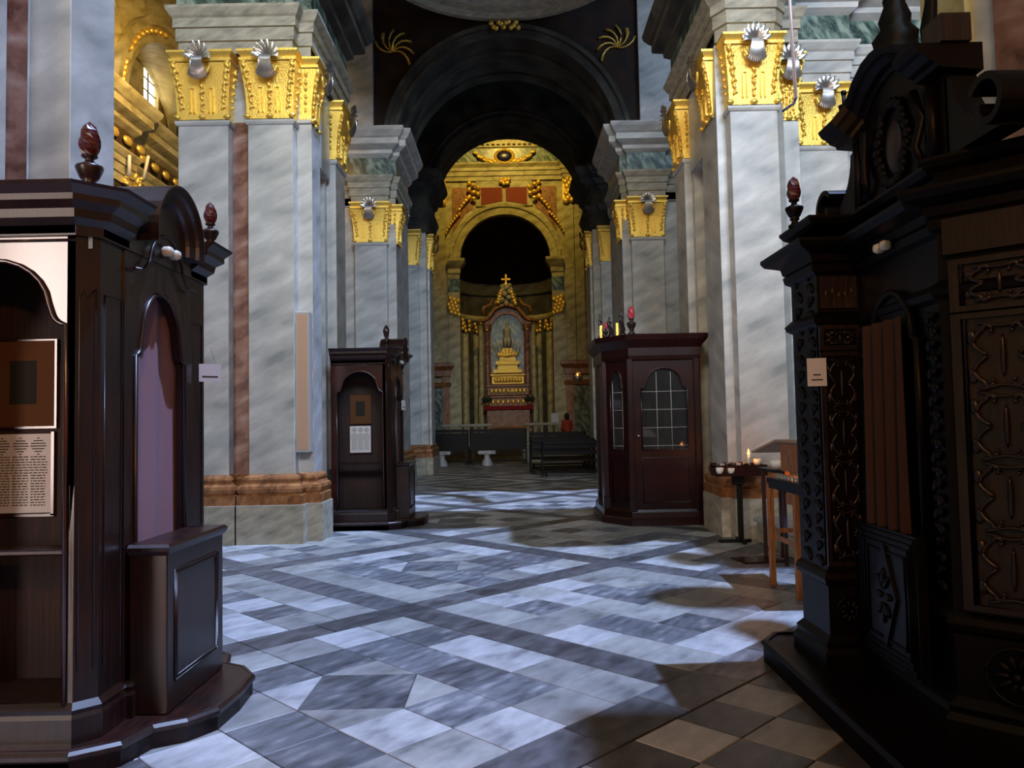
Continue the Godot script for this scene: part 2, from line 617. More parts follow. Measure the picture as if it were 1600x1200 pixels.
func leaf_chain(s: SurfaceTool, pts: Array, size: float) -> void:
	for k in pts.size():
		var f := 1.0 - 0.35 * float(k) / pts.size()
		var b := Basis(Vector3(0, 0, 1), (0.5 if k % 2 == 0 else -0.5))
		ellip(s, pts[k], Vector3(size * 0.55, size, size * 0.6) * f, b, 6, 4)
		ellip(s, pts[k] + b * Vector3(size * 0.4, size * 0.4, 0.0) * f, Vector3(size * 0.4, size * 0.7, size * 0.45) * f, Basis(Vector3(0, 0, 1), -0.7 if k % 2 == 0 else 0.7), 5, 3)

func capital_meshes(w: float, p: float) -> Dictionary:
	var key := "%.3f_%.3f" % [w, p]
	if cap_cache.has(key): return cap_cache[key]
	var out := {}
	var s := st0()
	var rings := []
	for i in 9:
		var y := 0.78 * i / 8.0
		var f := cap_flare(y)
		var hw := w * 0.5 + f
		var fz := p + f * 1.5
		rings.append([Vector3(-hw, y, -0.02), Vector3(-hw, y, fz), Vector3(hw, y, fz), Vector3(hw, y, -0.02)])
	loft(s, rings, false)
	# two sunk flutes read as raised rims
	for sx in [-1, 1]:
		for e in [-0.028, 0.028]:
			var x: float = sx * w * 0.19 + e
			box(s, x - 0.008, x + 0.008, 0.09, 0.43, p, p + cap_flare(0.4) * 1.5 + 0.025)
		box(s, sx * w * 0.19 - 0.036, sx * w * 0.19 + 0.036, 0.43, 0.455, p, p + cap_flare(0.4) * 1.5 + 0.03)
	s.generate_normals()
	out.capital = s.commit()
	# abacus
	s = st0()
	var W := w * 0.5 + 0.055
	var F := p + 0.11
	sweep(s, pv([-W, 0, -W, F, W, F, W, 0]), [Vector2(-0.1, 0.78), Vector2(0.0, 0.785), Vector2(0.03, 0.80), Vector2(0.03, 0.84), Vector2(0.0, 0.85), Vector2(0.02, 0.88), Vector2(0.055, 0.92), Vector2(0.055, 0.95), Vector2(-0.1, 0.955)])
	prism(s, pv([-W, 0, -W, F, W, F, W, 0]), 0.79, 0.954)
	s.generate_normals()
	out.abacus = s.commit()
	# garlands down both edges, a drop in the middle
	s = st0()
	for sx in [-1, 1]:
		var pts := []
		for k in 8:
			var y := 0.74 - 0.082 * k
			var f := cap_flare(y)
			pts.append(Vector3(sx * (w * 0.5 + f - 0.05 - 0.004 * k), y, p + f * 1.5 + 0.015))
		leaf_chain(s, pts, 0.062)
		var pts2 := []
		for k in 6:
			var y := 0.70 - 0.10 * k
			var f := cap_flare(y)
			pts2.append(Vector3(sx * (w * 0.5 + f + 0.01), y, p * 0.5 + f * 0.4))
		leaf_chain(s, pts2, 0.05)
	s.generate_normals()
	out.garland = s.commit()
	s = st0()
	var dp := []
	for k in 5:
		var y := 0.47 - 0.085 * k
		dp.append(Vector3(0, y, p + cap_flare(y) * 1.5 + 0.02))
	leaf_chain(s, dp, 0.05)
	s.generate_normals()
	out.leaf_drop = s.commit()
	s = st0()
	ellip(s, Vector3(0, 0.035, p + 0.035), Vector3(0.055, 0.035, 0.035))
	s.generate_normals()
	out.bead = s.commit()
	s = st0()
	tube(s, (func():
		var a := []
		for k in 11:
			var t := lerpf(PI, TAU, k / 10.0)
			a.append(Vector3(cos(t) * 0.15, 0.72 + sin(t) * 0.15, p + 0.17))
		return a).call(), 0.022, 6)
	s.generate_normals()
	out.rim = s.commit()
	s = st0()
	shell_shape(s, Vector3(0, 0.82, p + 0.15), 0.19)
	s.generate_normals()
	out.shell = s.commit()
	cap_cache[key] = out
	return out

func capital(parent: Node3D, T: Transform3D, w: float, p: float, shell_mat: Material) -> void:
	var ms := capital_meshes(w, p)
	var c := put("capital", ms.capital, M.gold, parent, T)
	put("abacus", ms.abacus, M.gold, c)
	put("garland", ms.garland, M.gold, c)
	put("leaf_drop", ms.leaf_drop, M.gold, c)
	put("shell_rim", ms.rim, M.gold, c)
	put("shell", ms.shell, shell_mat, c)
	for x in [-w * 0.5, 0.0, w * 0.5]:
		put("bead", ms.bead, M.gold, c, at(x, 0, 0))

func pilaster(parent: Node3D, T: Transform3D, w: float, p: float, y0: float, y1: float, m: Material, gilt := true, scale_cap := 1.0) -> void:
	# local: back plane at z = 0, front at z = p
	var s := st0()
	box(s, -w / 2, w / 2, y0, y1 - 0.06, -0.05, p, 0.012)
	sweep(s, pv([-w / 2, 0, -w / 2, p, w / 2, p, w / 2, 0]), [Vector2(0, y1 - 0.09), Vector2(0.02, y1 - 0.08), Vector2(0.035, y1 - 0.05), Vector2(0.035, y1 - 0.02), Vector2(0.0, y1)])
	obj("shaft", s, m, parent, T)
	if gilt:
		capital(parent, T * Transform3D(Basis().scaled(Vector3(1, scale_cap, 1)), Vector3(0, y1, 0)), w, p, M.silver)

const ARCHITRAVE := [[0.0, 0.0], [0.0, 0.17], [0.03, 0.18], [0.03, 0.36], [0.06, 0.37], [0.06, 0.50], [0.09, 0.53], [0.14, 0.62], [0.14, 0.66], [0.0, 0.665]]
const FRIEZE := [[0.02, 0.66], [0.02, 1.12]]
const CORNICE := [[0.02, 1.10], [0.06, 1.13], [0.12, 1.18], [0.13, 1.26], [0.24, 1.32], [0.30, 1.36], [0.30, 1.50], [0.34, 1.53], [0.42, 1.64], [0.44, 1.70], [0.44, 1.74], [0.0, 1.76]]
const BASE := [[0.13, 0.53], [0.13, 0.66], [0.10, 0.68], [0.12, 0.71], [0.13, 0.75], [0.12, 0.79], [0.08, 0.81], [0.06, 0.84], [0.07, 0.88], [0.06, 0.91], [0.0, 0.95]]
const PLINTH := [[0.15, 0.0], [0.15, 0.53], [0.0, 0.545]]

func prof(a: Array, y := 0.0, k := 1.0) -> Array:
	var out := []
	for q in a: out.append(Vector2(q[0] * k, y + q[1] * k))
	return out

func entablature(parent: Node3D, path: PackedVector2Array, side: float, y: float, ma: Material, mf: Material, mc: Material, k := 1.0) -> void:
	var s := st0()
	sweep(s, path, prof(ARCHITRAVE, y, k), side)
	obj("architrave", s, ma, parent)
	s = st0()
	sweep(s, path, prof(FRIEZE, y, k), side)
	obj("frieze", s, mf, parent)
	s = st0()
	sweep(s, path, prof(CORNICE, y, k), side)
	obj("cornice", s, mc, parent)

func pier_body(parent: Node3D, plan: PackedVector2Array, path: PackedVector2Array, side: float, top: float, m: Material) -> void:
	var s := st0()
	prism(s, plan, 0.0, top)
	obj("core", s, m, parent)
	s = st0()
	sweep(s, path, prof(PLINTH), side)
	obj("plinth", s, M.stone, parent)
	s = st0()
	sweep(s, path, prof(BASE), side)
	obj("base_moulding", s, M.orange_marble, parent)

func mirror(a: Array, fx := -1.0) -> PackedVector2Array:
	var out := PackedVector2Array()
	for k in range(0, a.size(), 2):
		out.append(Vector2(a[k] * fx, a[k + 1]))
	return out

func build_piers() -> void:
	var mb: Material = M.pale_marble
	# left pier of the near opening
	var t := thing("marble_pier", "broad grey marble pier with two gilded shell capitals, a tall speaker at its corner", "pier")
	pier_body(t, pv([-4.55, -13.6, -4.55, -11.08, -3.04, -11.12, -2.83, -11.12, -2.83, -11.6, -3.3, -11.6, -3.3, -12.5, -2.98, -12.5, -2.98, -13.6]),
		pv([-4.67, -13.6, -4.67, -10.9, -3.96, -10.9, -3.96, -11.08, -3.68, -11.08, -3.68, -10.9, -3.04, -10.9, -3.04, -11.12, -2.83, -11.12, -2.83, -11.6]), 1.0, 8.6, mb)
	pilaster(t, at(-4.315, 0, -11.1), 0.71, 0.2, 0.9, 5.98, mb)
	pilaster(t, at(-3.36, 0, -11.1), 0.64, 0.2, 0.9, 5.98, mb)
	var s := st0()
	box(s, -3.955, -3.685, 0.93, 6.0, -11.2, -11.07)
	obj("red_panel", s, M.red_marble, t)
	s = st0()
	box(s, -3.05, -2.83, 5.98, 6.04, -11.5, -11.09, 0.01)
	obj("necking", s, mb, t)
	pilaster(t, at(-2.98, 0, -13.0, PI / 2), 0.7, 0.15, 0.9, 5.98, mb)
	capital(t, at(-2.98, 5.98, -11.33, PI / 2), 0.42, 0.13, M.silver)
	s = st0()
	box(s, -3.35, -2.9, 5.6, 6.95, -12.55, -11.55)
	obj("lintel", s, mb, t)
	entablature(t, pv([-4.67, -13.6, -4.67, -10.9, -3.04, -10.9, -3.04, -11.1, -2.83, -11.1, -2.83, -13.5, -3.1, -13.5]), 1.0, 6.94, M.stone, M.green_marble, M.grey_plaster)
	s = st0()
	prism(s, pv([-4.66, -13.6, -4.66, -10.91, -3.05, -10.91, -3.05, -11.11, -2.84, -11.11, -2.84, -13.49, -3.1, -13.49]), 6.93, 8.69)
	obj("entablature_core", s, M.grey_plaster, t)
	# right pier of the near opening
	t = thing("marble_pier", "blue-grey marble pier with one large gilded capital behind the candle stands", "pier")
	pier_body(t, pv([3.02, -13.6, 3.02, -12.5, 3.4, -12.5, 3.4, -11.6, 2.94, -11.6, 2.94, -10.75, 3.7, -10.72, 3.9, -11.1, 4.22, -11.1, 4.22, -13.6]),
		pv([2.94, -11.6, 2.94, -10.75, 3.06, -10.75, 3.06, -10.5, 3.71, -10.5, 3.84, -10.63, 3.84, -11.1, 4.22, -11.1, 4.22, -12.3]), 1.0, 8.6, mb)
	pilaster(t, at(3.385, 0, -10.73), 0.65, 0.23, 0.9, 5.88, mb)
	pilaster(t, at(3.02, 0, -13.0, -PI / 2), 0.7, 0.12, 0.9, 5.88, mb)
	capital(t, at(3.07, 5.88, -11.2, -PI / 2), 0.55, 0.13, M.silver)
	capital(t, at(4.08, 5.88, -11.2), 0.24, 0.1, M.silver)
	s = st0()
	prism(s, pv([3.70, -10.51, 3.84, -10.65, 3.84, -11.2, 3.6, -11.2, 3.6, -10.51]), 0.9, 5.95)
	obj("splayed_corner", s, mb, t)
	s = st0()
	box(s, 2.98, 3.45, 5.6, 6.95, -12.55, -11.55)
	obj("lintel", s, mb, t)
	entablature(t, pv([3.1, -13.5, 2.94, -13.5, 2.94, -10.7, 3.06, -10.5, 3.71, -10.5, 3.84, -10.63, 3.84, -11.1, 4.22, -11.1, 4.22, -12.3]), 1.0, 6.85, M.stone, M.green_marble, M.grey_plaster)
	s = st0()
	prism(s, pv([3.1, -13.49, 2.95, -13.49, 2.95, -10.71, 3.07, -10.51, 3.70, -10.51, 3.83, -10.64, 3.83, -11.11, 4.21, -11.11, 4.21, -13.49]), 6.84, 8.6)
	obj("entablature_core", s, M.grey_plaster, t)
	# pilaster wall at the far right
	t = thing("wall_pilaster", "sunlit pilaster with gilded capital half hidden by the black carved confessional", "pilaster")
	pier_body(t, pv([4.25, -12.8, 4.25, -12.3, 9.8, -12.3, 9.8, -12.8]), pv([4.25, -12.3, 4.6, -12.3, 4.6, -12.08, 5.36, -12.08, 5.36, -12.3, 9.8, -12.3]), 1.0, 14.0, mb)
	pilaster(t, at(4.98, 0, -12.3), 0.76, 0.2, 0.9, 5.86, mb)
	pilaster(t, at(7.0, 0, -12.3), 0.74, 0.2, 0.9, 5.86, mb)
	entablature(t, pv([4.25, -12.3, 4.56, -12.3, 4.56, -12.06, 5.42, -12.06, 5.42, -12.25, 9.8, -12.25]), 1.0, 6.82, M.pale_marble, M.green_marble, M.pale_marble)
	# piers of the vaulted passage farther in
	for side in [-1.0, 1.0]:
		var label := "shadowed marble pier with gilded capital rising behind the brown confessional" if side < 0 else "pale marble pier with small silver-gold capital above the glazed confessional"
		t = thing("passage_pier", label, "pier")
		var pl := [-6.5, -18.9, -3.72, -18.85, -2.75, -18.8, -2.75, -21.0, -6.5, -21.0]
		var pa := [-6.5, -18.85, -3.72, -18.85, -3.72, -18.6, -2.95, -18.6, -2.95, -18.8, -2.75, -18.8, -2.75, -21.0]
		pier_body(t, mirror(pl, -side), mirror(pa, -side), -side, 8.7, mb)
		pilaster(t, at(side * 3.335, 0, -18.84), 0.77, 0.24, 0.9, 6.0, mb)
		capital(t, at(side * 2.85, 6.0, -19.05, -side * PI / 2), 0.42, 0.12, M.silver)
		s = st0()
		prism(s, mirror([-6.5, -18.8, -3.75, -18.8, -3.75, -18.62, -2.93, -18.62, -2.93, -18.82, -2.77, -18.82, -2.77, -21.0, -6.5, -21.0], -side), 6.93, 8.7)
		obj("entablature_core", s, M.pale_marble, t)
		entablature(t, mirror([-6.5, -18.8, -3.8, -18.8, -3.8, -18.6, -2.9, -18.6, -2.9, -18.8, -2.75, -18.8, -2.75, -21.0], -side), -side, 6.95, M.stone, M.green_marble, M.pale_marble)
	# dark piers at the end of the passage
	for side in [-1.0, 1.0]:
		var label := "dark unlit pier under a deep cornice at the vault's end, nearer the brown confessional" if side < 0 else "dim grey pier under a stepped cornice at the vault's end, nearer the pews"
		t = thing("vault_pier", label, "pier")
		pier_body(t, mirror([-6.5, -25.0, -2.7, -25.0, -2.7, -27.2, -6.5, -27.2], -side), mirror([-6.5, -25.0, -3.9, -25.0, -3.9, -24.8, -2.9, -24.8, -2.9, -25.0, -2.7, -25.0, -2.7, -27.2], -side), -side, 9.6, mb)
		pilaster(t, at(side * 3.4, 0, -25.0), 0.95, 0.2, 0.9, 6.7, mb, true, 1.18)
		pilaster(t, at(side * 2.75, 0, -25.9, -side * PI / 2), 0.95, 0.12, 0.9, 6.7, mb, true, 1.18)
		s = st0()
		prism(s, mirror([-6.5, -24.85, -2.65, -24.85, -2.65, -27.2, -6.5, -27.2], -side), 7.8, 9.76)
		obj("entablature_core", s, M.grey_plaster, t)
		entablature(t, mirror([-6.5, -24.82, -3.0, -24.82, -3.0, -25.0, -2.62, -25.0, -2.62, -27.2], -side), -side, 7.82, M.grey_plaster, M.grey_plaster, M.grey_plaster, 1.1)
	# near piers that the two front confessionals stand against
	t = thing("marble_pier", "blue-grey banded marble pier rising behind the nearest left confessional", "pier")
	pier_body(t, pv([-4.8, -6.2, -4.8, -3.4, -3.5, -3.4, -3.5, -6.2]), pv([-3.2, -3.4, -3.2, -6.25, -4.8, -6.25]), 1.0, 8.7, M.pale_marble)
	for q in [[-6.25, -5.62, "corner_shaft", M.pale_marble, -3.2], [-5.31, -5.07, "red_panel", M.red_marble, -3.32], [-4.9, -4.3, "inner_shaft", M.pale_marble, -3.2]]:
		s = st0()
		box(s, -3.6, q[4], 0.9, 8.7, q[0], q[1], 0.01)
		obj(q[2], s, q[3], t)
	t = thing("marble_pier", "dim olive-grey pier rising behind the black carved confessional", "pier")
	pier_body(t, pv([4.0, -5.8, 4.0, -1.0, 3.26, -1.0, 3.26, -5.8]), pv([3.2, -1.0, 3.2, -5.85, 4.0, -5.85]), -1.0, 5.0, M.pale_marble)
	for q in [[-5.87, -5.3, "corner_shaft", M.yellow_marble], [-5.0, -4.4, "red_panel", M.red_marble]]:
		s = st0()
		box(s, 3.2, 3.5, 0.9, 5.0, q[0], q[1], 0.01)
		obj(q[2], s, q[3], t)
	# unseen piers behind the viewer; the left one shades the black confessional
	for side in [-1.0, 1.0]:
		t = thing("unseen_pier", "unseen square pier behind the viewer, %s of a pair placed to block light" % ("left" if side < 0 else "right"), "pier")
		s = st0()
		box(s, side * 2.7, side * 3.7, 0.0, 4.98, 0.9, 2.3, 0.03)
		obj("shaft", s, M.pale_marble, t)
		s = st0()
		sweep(s, pv([2.7, 0.9, 3.7, 0.9, 3.7, 2.3, 2.7, 2.3]) if side > 0 else pv([-3.7, 0.9, -2.7, 0.9, -2.7, 2.3, -3.7, 2.3]), prof(PLINTH), -1.0, true)
		obj("plinth", s, M.stone, t)

# ------------------------------------------------------------------ walls, vaults, ceilings
func build_shell() -> void:
	var s := st0()
	# unseen ceilings, their openings shaped to let sun onto the lit floor
	box(s, -8.6, -0.6, 15.0, 15.4, 8, -18.9)
	box(s, 7.9, 10.4, 15.0, 15.4, 8, -8.35)
	box(s, 6.85, 10.4, 15.0, 15.4, -8.35, -18.9)
	box(s, -0.6, 7.9, 15.0, 15.4, 8, -2.6)
	box(s, 4.9, 7.9, 15.0, 15.4, -2.6, -4.4)
	box(s, -0.6, 6.85, 15.0, 15.4, -12.0, -14.4)
	box(s, -0.6, 6.85, 15.0, 15.4, -18.4, -18.9)
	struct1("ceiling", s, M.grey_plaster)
	# unseen bowls, shaped to cast the soft shadow patches on the floor
	for b in [[2.06, -10.6, 0.24, 0.40, "the one nearest the vaulted passage"], [1.98, -9.04, 0.26, 0.47, "the second from the vaulted passage"], [1.72, -7.1, 0.56, 0.46, "the widest one"], [1.88, -6.0, 0.28, 0.32, "the one nearest the black confessional"]]:
		var hl := thing("unseen_shadow_bowl", "unseen bowl high over the nave casting a floor shadow, %s" % b[4], "lamp", Vector3(b[0] + 0.30 * 12.0, 12.0, b[1]), 0.0, "unseen bowls casting floor shadows")
		s = st0()
		ellip(s, Vector3.ZERO, Vector3(b[2], 0.16, b[3]), Basis(), 16, 8)
		obj("bowl", s, M.gold, hl)
		s = st0()
		tube(s, [Vector3(0, 0.15, 0), Vector3(0, 3.0, 0)], 0.012, 5)
		obj("chain", s, M.iron, hl)
	# outer walls
	s = st0()
	box(s, -8.6, 10.4, 0, 15.2, 7.0, 7.4)
	struct1("wall_back", s, M.grey_plaster)
	s = st0()
	box(s, 10.0, 10.4, 0, 15.2, 7.2, -27.0)
	struct1("wall_right", s, M.grey_plaster)
	s = st0()
	box(s, -9.4, -8.0, 0, 8.31, 7.2, -27.0)
	box(s, -9.4, -8.0, 8.31, 15.2, 7.2, -14.0)
	struct1("wall_left", s, M.yellow_marble)
	# unseen upper wall over the near piers, set where the sunlit floor ends
	s = st0()
	box(s, -8.0, 4.15, 9.7, 15.1, -12.0, -12.5)
	box(s, -4.5, -2.95, 8.72, 9.8, -12.0, -12.5)
	box(s, 3.1, 4.15, 8.72, 9.8, -12.0, -12.5)
	box(s, 4.1, 10.1, 8.5, 15.1, -12.3, -12.8)
	struct1("wall_upper", s, M.grey_plaster)
	# wall of the vaulted passage with its arch
	s = st0()
	var poly := PackedVector2Array([Vector2(-8.1, 8.68), Vector2(-2.72, 8.68)])
	poly.append_array(arc_pts(0, 8.3, 2.75, PI * 0.955, PI * 0.045, 32))
	poly.append_array(pv([2.72, 8.68, 8.9, 8.68, 8.9, 15.1, -8.1, 15.1]))
	slab(s, poly, 0.5, at(0, 0, -18.8))
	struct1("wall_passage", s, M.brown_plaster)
	for side in [-1.0, 1.0]:
		s = st0()
		box(s, side * 3.25, side * 4.35, 8.7, 12.5, -18.9, -18.66, 0.01)
		struct1("trim_1" if side < 0 else "trim_2", s, M.pale_marble)
	# archivolt
	s = st0()
	arch(s, 0, 8.3, [Vector2(2.70, -18.86), Vector2(2.70, -18.62), Vector2(2.78, -18.60), Vector2(2.79, -18.66), Vector2(2.92, -18.64), Vector2(2.93, -18.58), Vector2(3.03, -18.56), Vector2(3.05, -18.82)], 0.12, PI - 0.12, 40)
	struct1("trim_3", s, M.grey_plaster)
	# barrel vault over the passage
	s = st0()
	arch(s, 0, 8.3, [Vector2(2.72, -18.9), Vector2(2.72, -21.0), Vector2(3.1, -21.0), Vector2(3.1, -18.9)], 0.1, PI - 0.1, 40)
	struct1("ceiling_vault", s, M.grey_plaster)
	for z in [-19.5, -20.75]:
		s = st0()
		arch(s, 0, 8.3, [Vector2(2.73, z + 0.2), Vector2(2.66, z + 0.2), Vector2(2.62, z + 0.12), Vector2(2.62, z - 0.12), Vector2(2.66, z - 0.2), Vector2(2.73, z - 0.2)], 0.12, PI - 0.12, 36)
		struct1("trim_vault", s, M.grey_plaster)
	# lofty unlit bay behind it
	s = st0()
	box(s, -6.9, 6.9, 12.8, 13.1, -19.3, -25.4)
	struct1("ceiling_bay", s, M.grey_plaster)
	s = st0()
	box(s, -6.9, -6.5, 0, 12.9, -21.05, -24.75)
	struct1("wall_bay_left", s, M.grey_plaster)
	s = st0()
	box(s, 6.5, 6.9, 0, 2.5, -21.05, -24.75)
	box(s, 6.5, 6.9, 7.5, 12.9, -21.05, -24.75)
	struct1("wall_bay_right", s, M.grey_plaster)
	# end wall of the bay with the lower arch
	s = st0()
	poly = PackedVector2Array([Vector2(-7, 9.8), Vector2(-2.4, 9.8)])
	poly.append_array(arc_pts(0, 9.1, 2.5, PI * 0.91, PI * 0.09, 32))
	poly.append_array(pv([2.4, 9.8, 7, 9.8, 7, 20, -7, 20]))
	slab(s, poly, 1.8, at(0, 0, -25.35))
	struct1("wall_vault_end", s, M.grey_plaster)
	s = st0()
	arch(s, 0, 9.1, [Vector2(2.46, -25.6), Vector2(2.46, -25.3), Vector2(2.56, -25.25), Vector2(2.7, -25.3), Vector2(2.76, -25.25), Vector2(2.76, -25.6)], 0.26, PI - 0.26, 36)
	struct1("trim_4", s, M.grey_plaster)
	# unseen window, placed to light the passage floor from the right
	var w := structure("unseen_window_1")
	s = st0()
	box(s, 6.68, 6.72, 2.5, 7.5, -21.1, -24.7)
	var wg := StandardMaterial3D.new()
	wg.albedo_color = Color(0.7, 0.76, 0.85)
	wg.emission_enabled = true
	wg.emission = Color(0.75, 0.86, 1.0)
	wg.emission_energy_multiplier = 1.2
	obj("pane", s, wg, w)
	s = st0()
	for z in [-21.1, -22.0, -22.9, -23.8, -24.7]:
		box(s, 6.62, 6.68, 2.5, 7.5, z - 0.03, z + 0.03)
	for y in [2.5, 3.75, 5.0, 6.25, 7.5]:
		box(s, 6.62, 6.68, y - 0.03, y + 0.03, -24.7, -21.1)
	obj("lattice", s, M.iron, w)
	area_light(Vector3(6.55, 5.0, -22.9), Vector3(-1, -0.25, 0), Vector2(3.5, 4.9), Color(0.75, 0.86, 1.0), 0.6)
	# gilded leaf ornament in the spandrels over the arch
	for side in [-1.0, 1.0]:
		var t := thing("leaf_ornament", "gilded leaf spray on the brown spandrel %s of the vault arch" % ("left" if side < 0 else "right"), "ornament", Vector3(side * 2.75, 10.75, -18.78))
		for k in 7:
			var a := -0.4 + k * 0.55
			s = st0()
			var pts := []
			for i in 6:
				var f := i / 5.0
				pts.append(Vector3(side * (cos(a + f * 0.9) * f * 0.5), sin(a + f * 0.9) * f * 0.55, 0.02 + 0.05 * sin(f * PI)))
			tube(s, pts, 0.02, 6, 0.055, 0.5)
			obj("leaf", s, M.gold, t)
	# ring at the foot of the dome, seen at the upper edge
	s = st0()
	var rings := []
	for k in 41:
		var a := PI * k / 40.0
		var ring := []
		for q in [Vector2(3.0, 11.40), Vector2(2.9, 11.42), Vector2(2.86, 11.55), Vector2(2.7, 11.62), Vector2(2.66, 11.78), Vector2(3.0, 11.85)]:
			ring.append(Vector3(cos(a) * q.x, q.y, -15.65 - sin(a) * q.x))
		rings.append(ring)
	loft(s, rings, true)
	struct1("trim_5", s, M.stone)
	s = st0()
	for k in 12:
		ellip(s, Vector3(-0.33 + k * 0.06, 11.28 + 0.08 * cos(k * 1.9) - 0.012 * absf(k - 5.5), -18.52), Vector3(0.07, 0.06, 0.05), Basis(Vector3(0, 0, 1), k))
	solo("keystone_ornament", s, M.gold, "gilded leaf cluster at the crown of the vault arch", "ornament")
	build_left_chapel()

func area_light(p: Vector3, dir: Vector3, size: Vector2, col: Color, energy: float) -> void:
	var a := AreaLight3D.new()
	add_child(a)
	a.look_at_from_position(p, p + dir, Vector3.UP if absf(dir.normalized().y) < 0.95 else Vector3(0, 0, 1))
	a.area_size = size
	a.light_color = col
	a.light_energy = energy
	a.area_range = 40.0
	a.area_attenuation = 2.0
	a.shadow_enabled = true

func build_left_chapel() -> void:
	# the golden side chapel seen past the left pier: lunette wall with arch and window
	var root := structure("wall_chapel")
	root.transform = at(-8.0, 0, -18.2, PI / 2)
	var s := st0()
	var poly := PackedVector2Array([Vector2(-4.3, 8.30), Vector2(-2.3, 8.30)])
	poly.append_array(arc_pts(0, 8.30, 2.3, PI, 0, 28))
	poly.append_array(pv([8.9, 8.30, 8.9, 15.1, -4.3, 15.1]))
	slab(s, poly, 0.9, Transform3D())
	obj("lunette_wall", s, M.yellow_marble, root)
	s = st0()
	box(s, -3.0, 0.7, 8.30, 12.0, -0.95, -1.3)
	box(s, 1.5, 3.0, 8.30, 12.0, -0.95, -1.3)
	box(s, 0.7, 1.5, 8.30, 9.0, -0.95, -1.3)
	box(s, 0.7, 1.5, 10.8, 12.0, -0.95, -1.3)
	obj("lunette_back", s, M.yellow_marble, root)
	s = st0()
	arch(s, 0, 8.30, [Vector2(2.25, -0.05), Vector2(2.25, 0.10), Vector2(2.4, 0.12), Vector2(2.42, 0.05), Vector2(2.6, 0.07), Vector2(2.62, 0.16), Vector2(2.8, 0.18), Vector2(2.8, -0.05)], 0, PI, 40)
	obj("archivolt", s, M.yellow_marble, root)
	s = st0()
	for k in 9:
		var a := 1.75 + k * 0.1
		ellip(s, Vector3(cos(a) * 2.5, 8.30 + sin(a) * 2.5, 0.1), Vector3(0.07, 0.11, 0.08), Basis(Vector3(0, 0, 1), a))
	for k in 6:
		var a := 2.75 + k * 0.06
		ellip(s, Vector3(cos(a) * 2.52, 8.30 + sin(a) * 2.52, 0.1), Vector3(0.06, 0.1, 0.09), Basis(Vector3(0, 0, 1), a))
	obj("gilded_garland", s, M.gold, root)
	# entablature along the wall, then the lower wall with its gilded panels
	s = st0()
	sweep(s, pv([-6.2, 0, -3.6, 0, -3.6, 0.25, -2.3, 0.25, -2.3, 0, 8.8, 0]), prof(ARCHITRAVE, 6.56), 1.0)
	obj("architrave", s, M.yellow_marble, root)
	s = st0()
	sweep(s, pv([-6.2, 0, -3.6, 0, -3.6, 0.25, -2.3, 0.25, -2.3, 0, 8.8, 0]), prof(CORNICE, 6.56), 1.0)
	obj("cornice", s, M.yellow_marble, root)
	s = st0()
	sweep(s, pv([-6.2, 0, -3.6, 0, -3.6, 0.25, -2.3, 0.25, -2.3, 0, 8.8, 0]), prof(FRIEZE, 6.56), 1.0)
	box(s, -3.55, -2.35, 0, 8.2, 0, 0.22)
	obj("frieze", s, M.ochre_plaster, root)
	s = st0()
	for k in 11:
		ellip(s, Vector3(-3.2 + k * 0.55, 7.45, 0.12 if k > 2 else 0.32), Vector3(0.2, 0.1, 0.06))
		ellip(s, Vector3(-3.2 + k * 0.55, 6.2, 0.14), Vector3(0.09, 0.22, 0.09))
	obj("gilded_relief", s, M.gold, root)
	s = st0()
	for k in 5:
		box(s, -2.0 + k * 1.3, -1.0 + k * 1.3, 3.9, 5.9, -0.02, 0.06, 0.02)
	obj("gilded_panel", s, M.gold, root)
	var w := structure("window_2")
	w.transform = root.transform
	s = st0()
	var glass := PackedVector2Array([Vector2(0.7, 9.0), Vector2(0.7, 10.3)])
	glass.append_array(arc_pts(1.1, 10.3, 0.4, PI, 0, 10))
	glass.append(Vector2(1.5, 9.0))
	slab(s, glass, 0.05, at(0, 0, -1.05))
	var em := StandardMaterial3D.new()
	em.albedo_color = Color(0.9, 0.85, 0.75)
	em.emission_enabled = true
	em.emission = Color(1.0, 0.93, 0.78)
	em.emission_energy_multiplier = 4.0
	obj("pane", s, em, w)
	area_light(Vector3(-8.85, 10.0, -19.3), Vector3(1, -0.2, 0), Vector2(0.8, 1.4), Color(1.0, 0.9, 0.7), 0.6)
	s = st0()
	for k in 4:
		box(s, 0.7, 1.5, 9.5 + k * 0.3, 9.52 + k * 0.3, -1.05, -1.02)
	box(s, 1.09, 1.11, 9.0, 10.7, -1.05, -1.02)
	obj("glazing_bar", s, M.iron, w)
	s = st0()
	box(s, 0.7, 1.5, 9.0, 9.62, -1.04, -1.0)
	obj("coloured_glass", s, M.red_marble, w)
	unseen_floodlight(Vector3(-4.9, 8.9, -13.2), Vector3(-8.0, 8.2, -17.0), Color(1.0, 0.80, 0.46), 26.0, "unseen spotlight behind the left pier, placed to light the golden chapel", 62.0)  # out of view, placed to light the golden chapel wall
	lamp(Vector3(0.3, 4.2, 1.4), Color(1.0, 0.70, 0.40), 9.0, 0.3, "unseen_near_lamp", "unseen warm lamp behind the viewer, placed to light the near floor", 0.8)  # out of view, warms the near floor and the front confessionals
	unseen_big_window("unseen_window_3", at(-7.98, 0, 5.65, PI / 2), 2.6, 0.4, 5.5, Color(1.0, 0.90, 0.86), 105.0)  # out of view, lights the polished side of the nearest left confessional
	unseen_big_window("unseen_window_4", at(4.2, 0, 6.98, PI), 6.0, 9.6, 14.8, Color(0.82, 0.90, 1.0), 370.0)  # out of view, lights the right piers and pilaster coolly
	unseen_big_window("unseen_window_5", at(-2.5, 0, 6.98, PI), 3.0, 9.6, 14.8, Color(1.0, 0.94, 0.80), 130.0)  # out of view, lights the left pier front warmly
